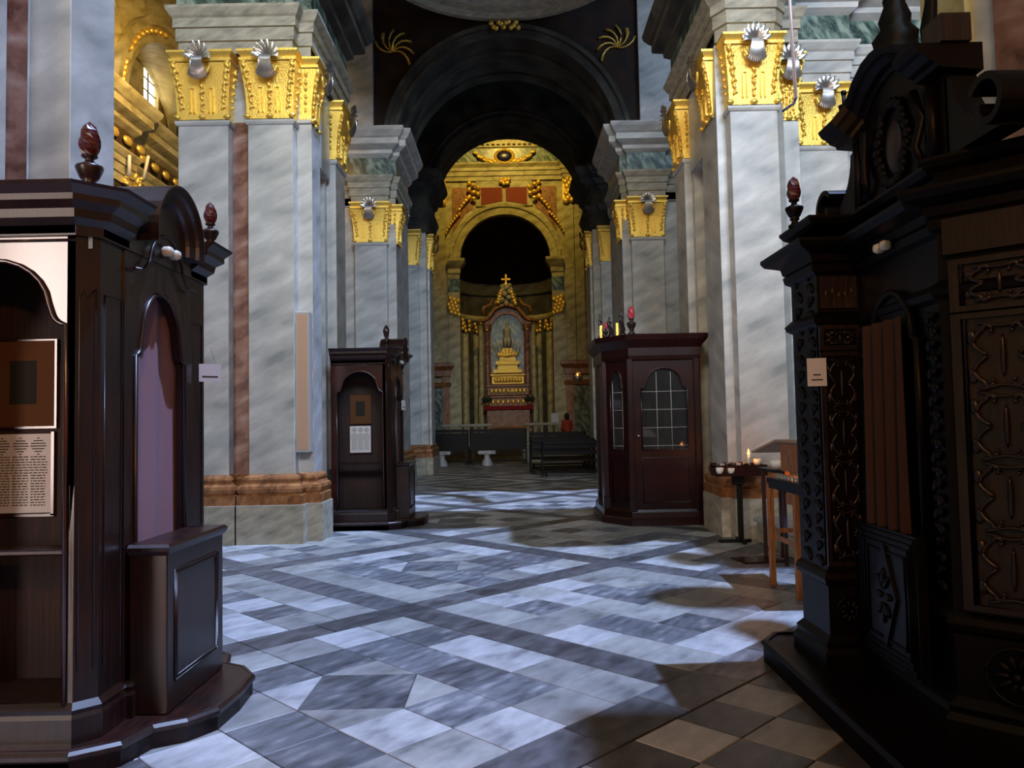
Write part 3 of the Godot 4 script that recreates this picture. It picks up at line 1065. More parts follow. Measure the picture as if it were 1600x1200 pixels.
	# unseen wall behind the viewer, placed to shade the near floor from the windows
	s = st0()
	box(s, -8.0, 10.0, 5.2, 7.75, 0.5, 0.8)
	box(s, -8.0, 10.0, 5.0, 5.2, 0.5, 3.0)
	struct1("wall_unseen_shade", s, M.grey_plaster)
	unseen_big_window("unseen_window_6", at(6.4, 0, -12.84, PI), 4.4, 9.4, 13.8, Color(0.76, 0.87, 1.0), 16.0)  # out of view, lights the passage piers and the floor between them

func unseen_big_window(called: String, T: Transform3D, wide: float, y0: float, y1: float, col: Color, energy: float) -> void:
	# an unseen leaded window with its own area light; local z points into the church
	var w := structure(called)
	w.transform = T
	var s := st0()
	box(s, -wide / 2, wide / 2, y0, y1, 0.0, 0.05)
	var em := StandardMaterial3D.new()
	em.albedo_color = Color(0.7, 0.7, 0.7)
	em.emission_enabled = true
	em.emission = col
	em.emission_energy_multiplier = 0.5
	obj("pane", s, em, w)
	for k in 5:
		s = st0()
		var x := lerpf(-wide / 2, wide / 2, k / 4.0)
		box(s, x - 0.05, x + 0.05, y0, y1, 0.05, 0.12)
		obj("mullion", s, M.iron, w)
	for k in 6:
		s = st0()
		var y := lerpf(y0, y1, k / 5.0)
		box(s, -wide / 2, wide / 2, y - 0.04, y + 0.04, 0.05, 0.12)
		obj("glazing_bar", s, M.iron, w)
	area_light(T * Vector3(0, (y0 + y1) * 0.5, 0.16), T.basis.z, Vector2(wide, y1 - y0), col, energy)

func unseen_floodlight(p: Vector3, target: Vector3, col: Color, energy: float, label: String, angle: float) -> void:
	# a spotlight out of view: small housing with a glowing front
	var t := thing("unseen_floodlight", label, "lamp", p)
	t.look_at_from_position(p, target, Vector3.UP)
	var s := st0()
	box(s, -0.14, 0.14, -0.1, 0.1, 0.0, 0.16, 0.02)
	obj("housing", s, M.iron, t)
	s = st0()
	box(s, -0.12, 0.12, -0.08, 0.08, -0.01, 0.0)
	var em := StandardMaterial3D.new()
	em.albedo_color = Color(0.9, 0.85, 0.7)
	em.emission_enabled = true
	em.emission = col
	em.emission_energy_multiplier = 3.0
	obj("lamp_glass", s, em, t)
	s = st0()
	tube(s, [Vector3(0, 0, 0.15), Vector3(0.1, -0.1, 0.4)], 0.02, 6)
	obj("arm", s, M.iron, t)
	var l := SpotLight3D.new()
	l.position = Vector3(0, 0, -0.05)
	l.light_color = col
	l.light_energy = energy
	l.light_size = 0.1
	l.spot_range = 30.0
	l.spot_angle = angle
	l.spot_attenuation = 2.0
	l.spot_angle_attenuation = 0.9
	l.shadow_enabled = true
	t.add_child(l)

# ------------------------------------------------------------------ the golden chapel front at the end of the view
func build_far_hall() -> void:
	var s := st0()
	box(s, -7.4, -7.0, 0, 20, -27.0, -44)
	struct1("wall_hall_left", s, M.ochre_plaster)
	s = st0()
	box(s, 7.0, 7.4, 0, 20, -27.0, -44)
	struct1("wall_hall_right", s, M.ochre_plaster)
	s = st0()
	box(s, -7.4, 7.4, 20, 20.4, -25.3, -44)
	struct1("ceiling_hall", s, M.ochre_plaster)
	lamp(Vector3(-0.3, 16.5, -30.0), Color(1.0, 0.82, 0.42), 9.0, 0.48, "unseen_hall_lamp", "unseen lamp high in the far hall, placed to light the altar", 3.5)  # out of view above the arch, keeps the altar lit
	unseen_floodlight(Vector3(-0.2, 17.6, -29.0), Vector3(-0.2, 12.6, -37.0), Color(1.0, 0.85, 0.42), 62.0, "unseen spotlight high in the far hall, placed to light the chapel front", 30.0)  # out of view, lights the upper part of the chapel front
	var cx := -0.2
	var z := -37.0
	var y1: Material = M.yellow_marble
	var root := structure("wall_far")
	s = st0()
	var poly := PackedVector2Array([Vector2(-7, 0), Vector2(cx - 2.2, 0), Vector2(cx - 2.2, 9.4)])
	poly.append_array(arc_pts(cx, 9.4, 2.2, PI, 0, 32))
	poly.append_array(pv([cx + 2.2, 0, 7, 0, 7, 20, -7, 20]))
	slab(s, poly, 0.5, at(0, 0, z))
	obj("facing", s, y1, root)
	s = st0()
	arch(s, cx, 9.4, [Vector2(2.15, z - 0.3), Vector2(2.15, z + 0.12), Vector2(2.3, z + 0.15), Vector2(2.32, z + 0.08), Vector2(2.5, z + 0.1), Vector2(2.52, z + 0.18), Vector2(2.66, z + 0.2), Vector2(2.66, z - 0.1)], 0, PI, 36)
	obj("archivolt", s, y1, root)
	# framed field over the arch
	s = st0()
	box(s, cx - 1.35, cx + 1.35, 11.95, 13.2, z, z + 0.09, 0.02)
	obj("frame_field", s, y1, root)
	for side in [-1.0, 1.0]:
		s = st0()
		var px := PackedVector2Array([Vector2(cx + side * 0.08, 12.2), Vector2(cx + side * 1.1, 12.0), Vector2(cx + side * 1.1, 12.85), Vector2(cx + side * 0.08, 12.85)])
		slab(s, px, 0.06, at(0, 0, z + 0.12))
		obj("painted_panel", s, M.painted_red, root)
		s = st0()
		px = PackedVector2Array([Vector2(cx + side * 1.5, 12.9), Vector2(cx + side * 2.5, 12.9), Vector2(cx + side * 2.5, 10.7), Vector2(cx + side * 1.9, 11.6), Vector2(cx + side * 1.5, 11.9)])
		slab(s, px, 0.05, at(0, 0, z + 0.04))
		obj("spandrel_panel", s, M.orange_marble, root)
		# swag
		s = st0()
		for k in 13:
			var f := k / 12.0
			var a: float = PI / 2 - side * lerpf(0.52, 1.15, f)
			var r: float = 2.85 + (0.55 * (1 - f) if f < 0.4 else 0.22)
			ellip(s, Vector3(cx + cos(a) * r, 9.4 + sin(a) * r, z + 0.2), Vector3(0.08, 0.085, 0.08) * lerpf(1.3, 0.8, f), Basis(Vector3(0, 0, 1), a))
		for k in 8:
			ellip(s, Vector3(cx + side * (1.45 + 0.25 * sin(k * 2.1)), 12.3 + k * 0.11, z + 0.2 + 0.05 * cos(k * 3.0)), Vector3(0.14, 0.1, 0.12), Basis(Vector3(0, 0, 1), k * 1.1))
		obj("swag", s, M.gold, root)
		# impost and its little pier
		s = st0()
		sweep(s, pv([cx + side * 2.2, z - 0.4, cx + side * 2.2, z + 0.12, cx + side * 2.75, z + 0.12]), [Vector2(0, 8.7), Vector2(0.05, 8.75), Vector2(0.05, 8.95), Vector2(0.16, 9.1), Vector2(0.28, 9.3), Vector2(0.28, 9.42), Vector2(0, 9.44)], side)
		box(s, cx + side * 2.2, cx + side * 2.75, 0, 9.4, z - 0.2, z + 0.12)
		obj("impost", s, y1, root)
		s = st0()
		box(s, cx + side * 2.19, cx + side * 2.76, 7.85, 8.5, z - 0.1, z + 0.13)
		obj("impost_panel", s, M.green_marble, root)
		s = st0()
		for k in 14:
			ellip(s, Vector3(cx + side * (2.25 + 0.5 * fmod(k * 0.37, 1.0)), 6.75 + 0.06 * k, z + 0.15), Vector3(0.13, 0.13, 0.1), Basis(Vector3(0, 0, 1), k))
		obj("impost_capital", s, M.gold, root)
		# tall pilaster
		s = st0()
		box(s, cx + side * 2.85, cx + side * 3.75, 4.4, 12.1, z - 0.1, z + 0.18, 0.02)
		obj("pilaster", s, y1, root)
		s = st0()
		for k in 26:
			var yy := 12.1 + 1.15 * k / 26.0
			ellip(s, Vector3(cx + side * (2.95 + 0.75 * fmod(k * 0.381, 1.0)), yy, z + 0.25), Vector3(0.17, 0.15, 0.14), Basis(Vector3(0, 0, 1), k * 0.7))
		box(s, cx + side * 2.8, cx + side * 3.8, 12.05, 13.25, z, z + 0.24)
		obj("pilaster_capital", s, M.gold, root)
		# dado
		s = st0()
		sweep(s, pv([cx + side * 7.0, z + 0.2, cx + side * 2.75, z + 0.2, cx + side * 2.75, z - 0.1]), [Vector2(0, 3.8), Vector2(0.08, 3.85), Vector2(0.08, 4.1), Vector2(0.25, 4.3), Vector2(0.25, 4.45), Vector2(0, 4.5)], -side)
		sweep(s, pv([cx + side * 7.0, z + 0.2, cx + side * 2.75, z + 0.2, cx + side * 2.75, z - 0.1]), [Vector2(0, 3.3), Vector2(0.06, 3.35), Vector2(0.1, 3.5), Vector2(0, 3.55)], -side)
		box(s, cx + side * 2.75, cx + side * 3.1, 0, 4.4, z, z + 0.22)
		box(s, cx + side * 3.95, cx + side * 4.2, 0, 4.4, z, z + 0.22)
		box(s, cx + side * 2.75, cx + side * 7.0, 0, 0.9, z, z + 0.22)
		obj("dado_frame", s, M.orange_marble, root)
		s = st0()
		box(s, cx + side * 3.1, cx + side * 3.95, 0.9, 3.3, z, z + 0.1)
		obj("dado_panel", s, M.green_marble, root)
	# entablature
	var path := pv([-7, z + 0.05, -7 + 2.8, z + 0.05, -4.2, z + 0.3, cx - 2.8, z + 0.3, cx - 2.8, z + 0.1, cx + 2.8, z + 0.1, cx + 2.8, z + 0.3, 4.0, z + 0.3, 4.0, z + 0.05, 7, z + 0.05])
	s = st0()
	sweep(s, path, [Vector2(0, 13.2), Vector2(0, 13.4), Vector2(0.06, 13.42), Vector2(0.06, 13.62), Vector2(0.12, 13.65), Vector2(0.12, 13.8), Vector2(0.22, 13.95), Vector2(0.22, 14.02), Vector2(0, 14.05)])
	obj("architrave", s, y1, root)
	s = st0()
	sweep(s, path, [Vector2(0.02, 14.0), Vector2(0.02, 14.8)])
	obj("frieze", s, M.green_marble, root)
	s = st0()
	sweep(s, path, [Vector2(0.02, 14.75), Vector2(0.1, 14.8), Vector2(0.1, 15.15), Vector2(0.25, 15.2), Vector2(0.5, 15.25), Vector2(0.5, 15.42), Vector2(0.65, 15.6), Vector2(0.65, 15.7), Vector2(0, 15.8)])
	box(s, -7, 7, 15.8, 16.2, z, z + 0.3)
	obj("cornice", s, y1, root)
	s = st0()
	for k in 40:
		box(s, -5 + k * 0.25, -5 + k * 0.25 + 0.14, 14.9, 15.12, z + 0.15, z + 0.32)
	obj("dentils", s, y1, root)
	# cartouche
	var t := thing("cartouche", "gilded winged cartouche with blue oval on the green frieze of the far chapel", "ornament", Vector3(-0.15, 14.3, z + 0.25))
	s = st0()
	ellip(s, Vector3(0, 0, 0.05), Vector3(0.34, 0.24, 0.08), Basis(), 14, 8)
	obj("oval", s, M.blue_stone, t)
	s = st0()
	for k in 22:
		var a := TAU * k / 22
		ellip(s, Vector3(cos(a) * 0.42, sin(a) * 0.32, 0.03), Vector3(0.09, 0.07, 0.09), Basis(Vector3(0, 0, 1), a))
	obj("rim", s, M.gold, t)
	for side in [-1.0, 1.0]:
		s = st0()
		for k in 12:
			var f := k / 11.0
			ellip(s, Vector3(side * (0.45 + f * 0.95), -0.25 + f * f * 0.45 + 0.06 * sin(k * 2.0), 0.03), Vector3(0.13, 0.10 - 0.03 * f, 0.08), Basis(Vector3(0, 0, 1), side * f * 0.8))
		obj("wing", s, M.gold, t)
	for side in [-1.0, 1.0]:
		s = st0()
		for k in 14:
			ellip(s, Vector3(side * 3.2 + 0.3 * sin(k * 1.9), 14.15 + k * 0.05, z + 0.4), Vector3(0.12, 0.1, 0.1), Basis(Vector3(0, 0, 1), k))
		solo("frieze_ornament", s, M.gold, "gilded cluster on the frieze above the %s tall pilaster of the far chapel" % ("left" if side < 0 else "right"), "ornament")
	s = st0()
	for k in 16:
		ellip(s, Vector3(-0.15 - 0.7 + k * 0.09, 15.75 + 0.08 * sin(k * 1.7), z + 0.7), Vector3(0.1, 0.08, 0.08), Basis(Vector3(0, 0, 1), k))
	solo("cornice_ornament", s, M.gold, "gilded spray lying on the topmost cornice of the far chapel", "ornament")
	s = st0()
	for k in 9:
		ellip(s, Vector3(-0.15 - 0.2 + k * 0.05, 13.1 + 0.12 * sin(k * 1.7), z + 0.25), Vector3(0.1, 0.1, 0.08), Basis(Vector3(0, 0, 1), k))
	solo("keystone_ornament", s, M.gold, "gilded leaf on the keystone above the far chapel's red painted panels", "ornament")
	# apse behind the arch
	root = structure("wall_apse")
	s = st0()
	lathe(s, Vector3(cx, 0, z - 1.6), [Vector2(2.6, 0), Vector2(2.6, 8.4)], 24, 0.0, PI)
	for side in [-1, 1]:
		box(s, cx + side * 2.6, cx + side * 2.65, 0, 12, z - 0.3, z - 1.7)
	obj("curved_wall", s, M.grey_plaster, root)
	s = st0()
	var pr := []
	for k in 9:
		var a := PI / 2 * k / 8.0
		pr.append(Vector2(maxf(0.01, cos(a) * 2.6), 8.9 + sin(a) * 2.7))
	lathe(s, Vector3(cx, 0, z - 1.6), pr, 24, 0.0, PI)
	arch(s, cx, 8.9, [Vector2(2.6, z - 0.4), Vector2(2.6, z - 1.7), Vector2(2.75, z - 1.7), Vector2(2.75, z - 0.4)], 0, PI, 24)
	obj("half_dome", s, M.brown_plaster, root)
	s = st0()
	lathe(s, Vector3(cx, 0, z - 1.6), [Vector2(2.6, 8.3), Vector2(2.45, 8.35), Vector2(2.45, 8.55), Vector2(2.3, 8.7), Vector2(2.3, 8.85), Vector2(2.6, 8.9)], 24, 0.0, PI)
	lathe(s, Vector3(cx, 0, z - 1.6), [Vector2(2.6, 6.9), Vector2(2.5, 6.95), Vector2(2.5, 7.15), Vector2(2.6, 7.2)], 24, 0.0, PI)
	obj("apse_cornice", s, y1, root)
	s = st0()
	for k in 9:
		var a := PI * (k + 0.5) / 9
		box(s, -0.2, 0.2, 0, 0.1, 0, 0.1)
		var c := Vector3(cx + cos(a) * 2.5, 0, z - 1.6 - sin(a) * 2.5)
		lathe(s, c, [Vector2(0.2, 0.0), Vector2(0.2, 6.2)], 8)
	obj("half_column", s, y1, root)
	s = st0()
	for k in 9:
		var a := PI * (k + 0.5) / 9
		var c := Vector3(cx + cos(a) * 2.42, 6.3, z - 1.6 - sin(a) * 2.42)
		for j in 8:
			ellip(s, c + Vector3(0.18 * sin(j * 2.0), j * 0.07, 0.18 * cos(j * 2.0)), Vector3(0.1, 0.12, 0.1))
	obj("half_column_capital", s, M.gold, root)

# ------------------------------------------------------------------ confessionals
const CROWN := [[0.0, 0.0], [0.02, 0.01], [0.02, 0.05], [0.06, 0.08], [0.07, 0.12], [0.12, 0.15], [0.12, 0.18], [0.16, 0.215], [0.17, 0.23], [0.0, 0.235]]

func finial(parent: Node3D, T: Transform3D, k: float, cone: Material, body: Material) -> void:
	var s := st0()
	var pr := []
	for q in [[0.045, 0.0], [0.045, 0.015], [0.026, 0.025], [0.022, 0.045], [0.035, 0.055], [0.028, 0.065], [0.042, 0.08], [0.055, 0.11], [0.062, 0.128], [0.062, 0.14], [0.045, 0.148], [0.022, 0.16], [0.018, 0.175], [0.036, 0.185], [0.036, 0.195], [0.02, 0.2], [0.001, 0.2]]:
		pr.append(Vector2(q[0], q[1]) * k)
	lathe(s, Vector3.ZERO, pr, 12)
	var o := obj("finial", s, body, parent, T)
	s = st0()
	var rings := []
	for i in 8:
		var f := i / 7.0
		var r := 0.052 * k * sqrt(maxf(0.0, sin(PI * (0.12 + 0.88 * f)))) * (1.0 - 0.25 * f)
		var ring := []
		for j in 12:
			var a := TAU * j / 12.0 + i * 0.26
			var rr := r * (1.06 if j % 2 == 0 else 0.92)
			ring.append(Vector3(cos(a) * rr, (0.196 + f * 0.165) * k, sin(a) * rr))
		rings.append(ring)
	loft(s, rings, true, true)
	obj("pine_cone", s, cone, o)

func ogee(x0: float, x1: float, y0: float, ys: float, yt: float) -> PackedVector2Array:
	# opening outline from the lower left up, round the top and down: small shoulders then an arched head
	var w := x1 - x0
	var out := PackedVector2Array([Vector2(x0, y0), Vector2(x0, ys)])
	for k in range(1, 6):
		var a := PI / 2 * k / 5.0
		out.append(Vector2(x0 + w * 0.10 * sin(a), ys + (yt - ys) * 0.22 * (1.0 - cos(a))))
	for k in 13:
		var a := lerpf(PI * 0.97, PI * 0.03, k / 12.0)
		out.append(Vector2(x0 + w * 0.5 + cos(a) * w * 0.38, ys + (yt - ys) * 0.26 + sin(a) * (yt - ys) * 0.74))
	for k in range(4, -1, -1):
		var a := PI / 2 * k / 5.0
		out.append(Vector2(x1 - w * 0.10 * sin(a), ys + (yt - ys) * 0.22 * (1.0 - cos(a))))
	out.append(Vector2(x1, y0))
	return out

func with_hole(x0: float, x1: float, y0: float, y1: float, hole: PackedVector2Array) -> PackedVector2Array:
	# a board whose opening is joined to its lower edge by a hair-thin slit
	var out := PackedVector2Array([Vector2(x0, y0), Vector2(x0, y1), Vector2(x1, y1), Vector2(x1, y0)])
	var h := hole.duplicate()
	h.reverse()
	var e := 0.0005
	var xs := (h[0].x + h[h.size() - 1].x) * 0.5
	out.append(Vector2(xs + e, y0))
	out.append(Vector2(xs + e, h[0].y))
	out.append_array(h)
	out.append(Vector2(xs - e, h[0].y))
	out.append(Vector2(xs - e, y0))
	return out

func edge_tube(s: SurfaceTool, line: PackedVector2Array, r: float, T: Transform3D) -> void:
	var pts := []
	for p in line: pts.append(T * Vector3(p.x, p.y, 0))
	tube(s, pts, r, 6)

func curtain(s: SurfaceTool, w: float, h: float, folds: float, depth: float, T: Transform3D) -> void:
	s.set_smooth_group(1)
	var rings := []
	for i in 9:
		var f := i / 8.0
		var ring := []
		for k in 33:
			var x := k / 32.0
			ring.append(T * Vector3((x - 0.5) * w, h * (1 - f), sin(x * folds * TAU + f * 0.6) * depth * (0.5 + 0.5 * f) + sin(x * 23.0) * depth * 0.2))
		rings.append(ring)
	loft(s, rings, false)
	s.set_smooth_group(-1)

func brown_confessional(t: Node3D, cone: Material) -> void:
	# local: wall at x = 0, open side towards +z, priest's door towards +x
	var W: Material = M.dark_wood
	var plan := pv([0, 0, 0.84, 0, 0.92, -0.08, 0.92, -0.33, 0.95, -0.33, 0.95, -1.13, 0.92, -1.13, 0.92, -1.38, 0.84, -1.46, 0, -1.46])
	var s := st0()
	# stepped foot, bowed in front of the door
	var foot := pv([0.0, 0.10, 0.88, 0.10, 1.06, -0.02, 1.12, -0.22, 1.26, -0.30, 1.36, -0.45, 1.38, -0.73, 1.36, -1.01, 1.26, -1.16, 1.12, -1.24, 1.06, -1.44, 0.88, -1.56, 0.0, -1.56])
	sweep(s, foot, [Vector2(0.0, 0.0), Vector2(0.0, 0.07), Vector2(0.015, 0.085), Vector2(0.015, 0.105), Vector2(0.0, 0.12), Vector2(-0.02, 0.125)], 1.0)
	prism(s, foot, 0.0, 0.122)
	obj("foot_step", s, W, t)
	s = st0()
	sweep(s, plan, [Vector2(0.03, 0.12), Vector2(0.03, 0.24), Vector2(0.02, 0.26), Vector2(0.025, 0.28), Vector2(0.0, 0.31)], 1.0)
	obj("skirting", s, W, t)
	# open side with its ogee arch
	var hole := ogee(0.09, 0.80, 0.30, 2.12, 2.44)
	s = st0()
	slab(s, with_hole(0.0, 0.84, 0.12, 2.56, hole), 0.045, at(0, 0, 0.0))
	obj("side_panel", s, M.walnut, t)
	s = st0()
	edge_tube(s, hole, 0.012, at(0, 0, 0.006))
	obj("arch_bead", s, M.walnut, t)
	s = st0()
	edge_tube(s, pv([0.0, 2.535, 0.84, 2.535]), 0.008, at(0, 0, 0.002))
	obj("frieze_bead", s, M.walnut, t)
	s = st0()
	box(s, 0.0, 0.88, 0.12, 2.6, -0.42, -0.46)
	obj("partition", s, M.matte_wood, t)
	s = st0()
	box(s, 0.0, 0.03, 0.12, 2.56, -0.04, -1.44)
	obj("back_board", s, M.matte_wood, t)
	s = st0()
	box(s, 0.03, 0.85, 1.0, 1.03, -0.03, -0.2, 0.008)
	obj("arm_rail", s, M.red_wood, t)
	s = st0()
	box(s, 0.03, 0.85, 0.12, 0.30, -0.05, -0.42)
	obj("kneeler", s, M.matte_wood, t)
	# far side and top
	s = st0()
	box(s, 0.0, 0.84, 0.12, 2.56, -1.42, -1.46)
	obj("far_side", s, W, t)
	s = st0()
	box(s, 0.0, 0.90, 2.50, 2.56, -0.04, -1.42)
	obj("ceiling_board", s, W, t)
	# canted corner posts with sunk strips
	for far in [0, 1]:
		var z0 := 0.0 if far == 0 else -1.46
		var sg := -1.0 if far == 0 else 1.0
		s = st0()
		prism(s, pv([0.80, z0, 0.84, z0, 0.92, z0 + sg * 0.08, 0.92, z0 + sg * 0.33, 0.86, z0 + sg * 0.33, 0.80, z0 + sg * 0.08]), 0.12, 2.56)
		var po := obj("corner_post", s, W, t)
		if far == 0:
			s = st0()
			tube(s, [Vector3(0.855, 0.45, -0.012), Vector3(0.855, 2.25, -0.012), Vector3(0.868, 2.29, -0.024), Vector3(0.88, 2.25, -0.036), Vector3(0.905, 2.3, -0.062), Vector3(0.905, 0.45, -0.062)], 0.005, 5)
			obj("cant_bead", s, W, po)
		s = st0()
		tube(s, [Vector3(0.922, 0.45, z0 + sg * 0.12), Vector3(0.922, 2.28, z0 + sg * 0.12), Vector3(0.922, 2.28, z0 + sg * 0.29), Vector3(0.922, 0.45, z0 + sg * 0.29)], 0.005, 5)
		obj("front_bead", s, W, po)
	# door bay: arched frame, curtain, half door
	var T := Transform3D(Basis(Vector3.UP, PI / 2), Vector3(0.93, 0, 0))   # local x runs to -z, local z to +x
	var door := ogee(0.415, 1.045, 0.125, 2.00, 2.38)
	s = st0()
	var frame := PackedVector2Array([Vector2(0.30, 0.12), Vector2(0.30, 2.60)])
	frame.append_array(arc_pts(0.73, 2.55, 0.36, PI * 0.95, PI * 0.05, 18))
	frame.append_array(pv([1.16, 2.60, 1.16, 0.12]))
	door.reverse()
	frame.append_array(door)
	slab(s, frame, 0.05, T)
	obj("door_frame", s, W, t)
	door.reverse()
	s = st0()
	edge_tube(s, door, 0.014, T * at(0, 0, 0.004))
	obj("door_bead", s, W, t)
	s = st0()
	curtain(s, 0.70, 1.95, 2.2, 0.022, T * at(0.73, 0.42, -0.075))
	obj("curtain", s, M.purple_cloth, t)
	s = st0()
	box(s, 0.94, 1.14, 0.12, 0.95, -0.34, -1.12, 0.01)
	var hd := obj("half_door", s, W, t)
	s = st0()
	sweep(s, pv([0.94, -0.34, 1.14, -0.34, 1.14, -1.12, 0.94, -1.12]), [Vector2(0, 0.94), Vector2(0.01, 0.95), Vector2(0.02, 0.965), Vector2(0.025, 0.985), Vector2(0.01, 1.0), Vector2(-0.08, 1.003)], 1.0)
	prism(s, pv([0.94, -0.34, 1.14, -0.34, 1.14, -1.12, 0.94, -1.12]), 0.945, 1.0)
	obj("ledge", s, W, hd)
	for r in [0.0, 0.02]:
		s = st0()
		tube(s, [Vector3(1.142, 0.27 + r, -0.43 - r), Vector3(1.142, 0.85 - r, -0.43 - r), Vector3(1.142, 0.85 - r, -1.03 + r), Vector3(1.142, 0.27 + r, -1.03 + r), Vector3(1.142, 0.27 + r, -0.43 - r)], 0.008, 5)
		obj("panel_moulding", s, W, hd)
	# crowning cornice, broken by the arched pediment
	for e in [[0, 0, 0.84, 0, 0.92, -0.08, 0.92, -0.33], [0.92, -1.13, 0.92, -1.38, 0.84, -1.46, 0, -1.46]]:
		s = st0()
		sweep(s, pv(e), prof(CROWN, 2.555), 1.0)
		obj("cornice", s, W, t)
	s = st0()
	prism(s, pv([0, 0.02, 0.85, 0.02, 0.94, -0.07, 0.94, -1.39, 0.85, -1.48, 0, -1.48]), 2.556, 2.785)
	obj("top_board", s, W, t)
	s = st0()
	var rings := []
	for k in 25:
		var a := lerpf(PI * 1.06, -PI * 0.06, k / 24.0)
		var ring := []
		for q in [[0.19, 0.0], [0.19, 0.03], [0.22, 0.05], [0.23, 0.07], [0.27, 0.09], [0.28, 0.11], [0.31, 0.13], [0.32, 0.13], [0.32, -0.25], [0.19, -0.25]]:
			ring.append(T * Vector3(0.73 + cos(a) * q[0], 2.69 + sin(a) * q[0], q[1]))
		rings.append(ring)
	loft(s, rings, true, true)
	obj("pediment", s, W, t)
	s = st0()
	slab(s, arc_pts(0.73, 2.66, 0.22, PI, 0, 16), 0.2, T * at(0, 0, 0.03))
	obj("tympanum", s, W, t)
	s = st0()
	var inner := PackedVector2Array([Vector2(0.34, 2.46), Vector2(0.44, 2.47)])
	inner.append_array(arc_pts(0.73, 2.50, 0.22, PI * 0.95, PI * 0.05, 12))
	inner.append_array(pv([1.02, 2.47, 1.12, 2.46]))
	edge_tube(s, inner, 0.010, T * at(0, 0, 0.035))
	obj("pediment_bead", s, W, t)
	finial(t, at(0.85, 2.785, -0.10), 1.05, cone, W)
	finial(t, at(0.98, 2.785, -1.34), 0.88, cone, W)
	# signal lamps over the door
	for k in 2:
		s = st0()
		lathe(s, Vector3.ZERO, [Vector2(0.001, 0.065), Vector2(0.02, 0.062), Vector2(0.030, 0.045), Vector2(0.028, 0.012), Vector2(0.018, 0.0), Vector2(0.001, 0.0)], 10)
		obj("signal_lamp", s, M.ivory, t, T * Transform3D(Basis(Vector3(1, 0, 0), PI / 2), Vector3(0.66 + 0.10 * k, 2.62, 0.035)))

func place_notice(called: String, T: Transform3D, w: float, h: float, label: String, lines: Array, string_up: float) -> void:
	var o := Node3D.new()
	o.name = numbered(called)
	add_child(o)
	o.transform = T
	tag(o, label, "notice")
	var s := st0()
	box(s, -w / 2, w / 2, -h / 2, h / 2, -0.002, 0.002)
	obj("card", s, M.paper, o)
	s = st0()
	for l in lines:
		box(s, l[0] * w, l[1] * w, l[2] * h, l[2] * h + l[3] * h, 0.002, 0.0026)
	obj("print", s, M.ink, o)
	if string_up > 0.0:
		s = st0()
		tube(s, [Vector3(-w * 0.25, h / 2, 0), Vector3(0, h / 2 + string_up, 0), Vector3(w * 0.25, h / 2, 0)], 0.002, 4)
		obj("string", s, M.paper, o)

func picture(T: Transform3D, w: float, h: float, label: String) -> void:
	var o := Node3D.new()
	o.name = numbered("framed_print")
	add_child(o)
	o.transform = T
	tag(o, label, "picture")
	var s := st0()
	box(s, -w / 2, w / 2, -h / 2, h / 2, -0.004, 0.004)
	obj("mount", s, M.ochre_paper, o)
	s = st0()
	box(s, -w * 0.24, w * 0.20, -h * 0.24, h * 0.27, 0.004, 0.0046)
	obj("print", s, M.dark_print, o)
	s = st0()
	for e in [[-w / 2, w / 2, -h / 2 - 0.012, -h / 2], [-w / 2, w / 2, h / 2, h / 2 + 0.008], [w / 2, w / 2 + 0.012, -h / 2 - 0.012, h / 2 + 0.008], [-w / 2 - 0.012, -w / 2, -h / 2 - 0.012, h / 2 + 0.008]]:
		box(s, e[0], e[1], e[2], e[3], -0.006, 0.01)
	obj("frame", s, M.walnut, o)

func text_sheet(T: Transform3D, w: float, h: float, label: String) -> void:
	# a printed prayer sheet: rows too small to read
	var o := Node3D.new()
	o.name = numbered("prayer_sheet")
	add_child(o)
	o.transform = T
	tag(o, label, "sheet")
	var s := st0()
	box(s, -w / 2, w / 2, -h / 2, h / 2, -0.003, 0.003)
	obj("paper", s, M.paper, o)
	s = st0()
	var r := RandomNumberGenerator.new()
	r.seed = 5
	for k in 26:
		var y := h * (0.44 - k * 0.034)
		var cols := [[-0.42, -0.16], [-0.12, 0.14], [0.18, 0.42]]
		if k > 8 and k < 14: cols = [[-0.45, 0.45]]
		if k < 7:
			for c in cols:
				var m: float = (c[0] + c[1]) * 0.5
				var hw: float = [0.02, 0.08, 0.12, 0.13, 0.1, 0.06, 0.02][k]
				box(s, (m - hw) * w, (m + hw) * w, y, y + h * 0.013, 0.003, 0.0034)
			continue
		for c in cols:
			var x: float = c[0]
			while x < c[1]:
				var e := minf(c[1], x + r.randf_range(0.03, 0.09))
				box(s, x * w, e * w, y, y + h * 0.013, 0.003, 0.0034)
				x = e + 0.014
	obj("print", s, M.ink, o)
	s = st0()
	box(s, w / 2 + 0.004, w / 2 + 0.02, -h / 2 - 0.015, h / 2 + 0.01, -0.006, 0.008)
	box(s, -w / 2, w / 2 + 0.02, -h / 2 - 0.02, -h / 2 - 0.006, -0.006, 0.008)
	obj("holder", s, M.walnut, o)

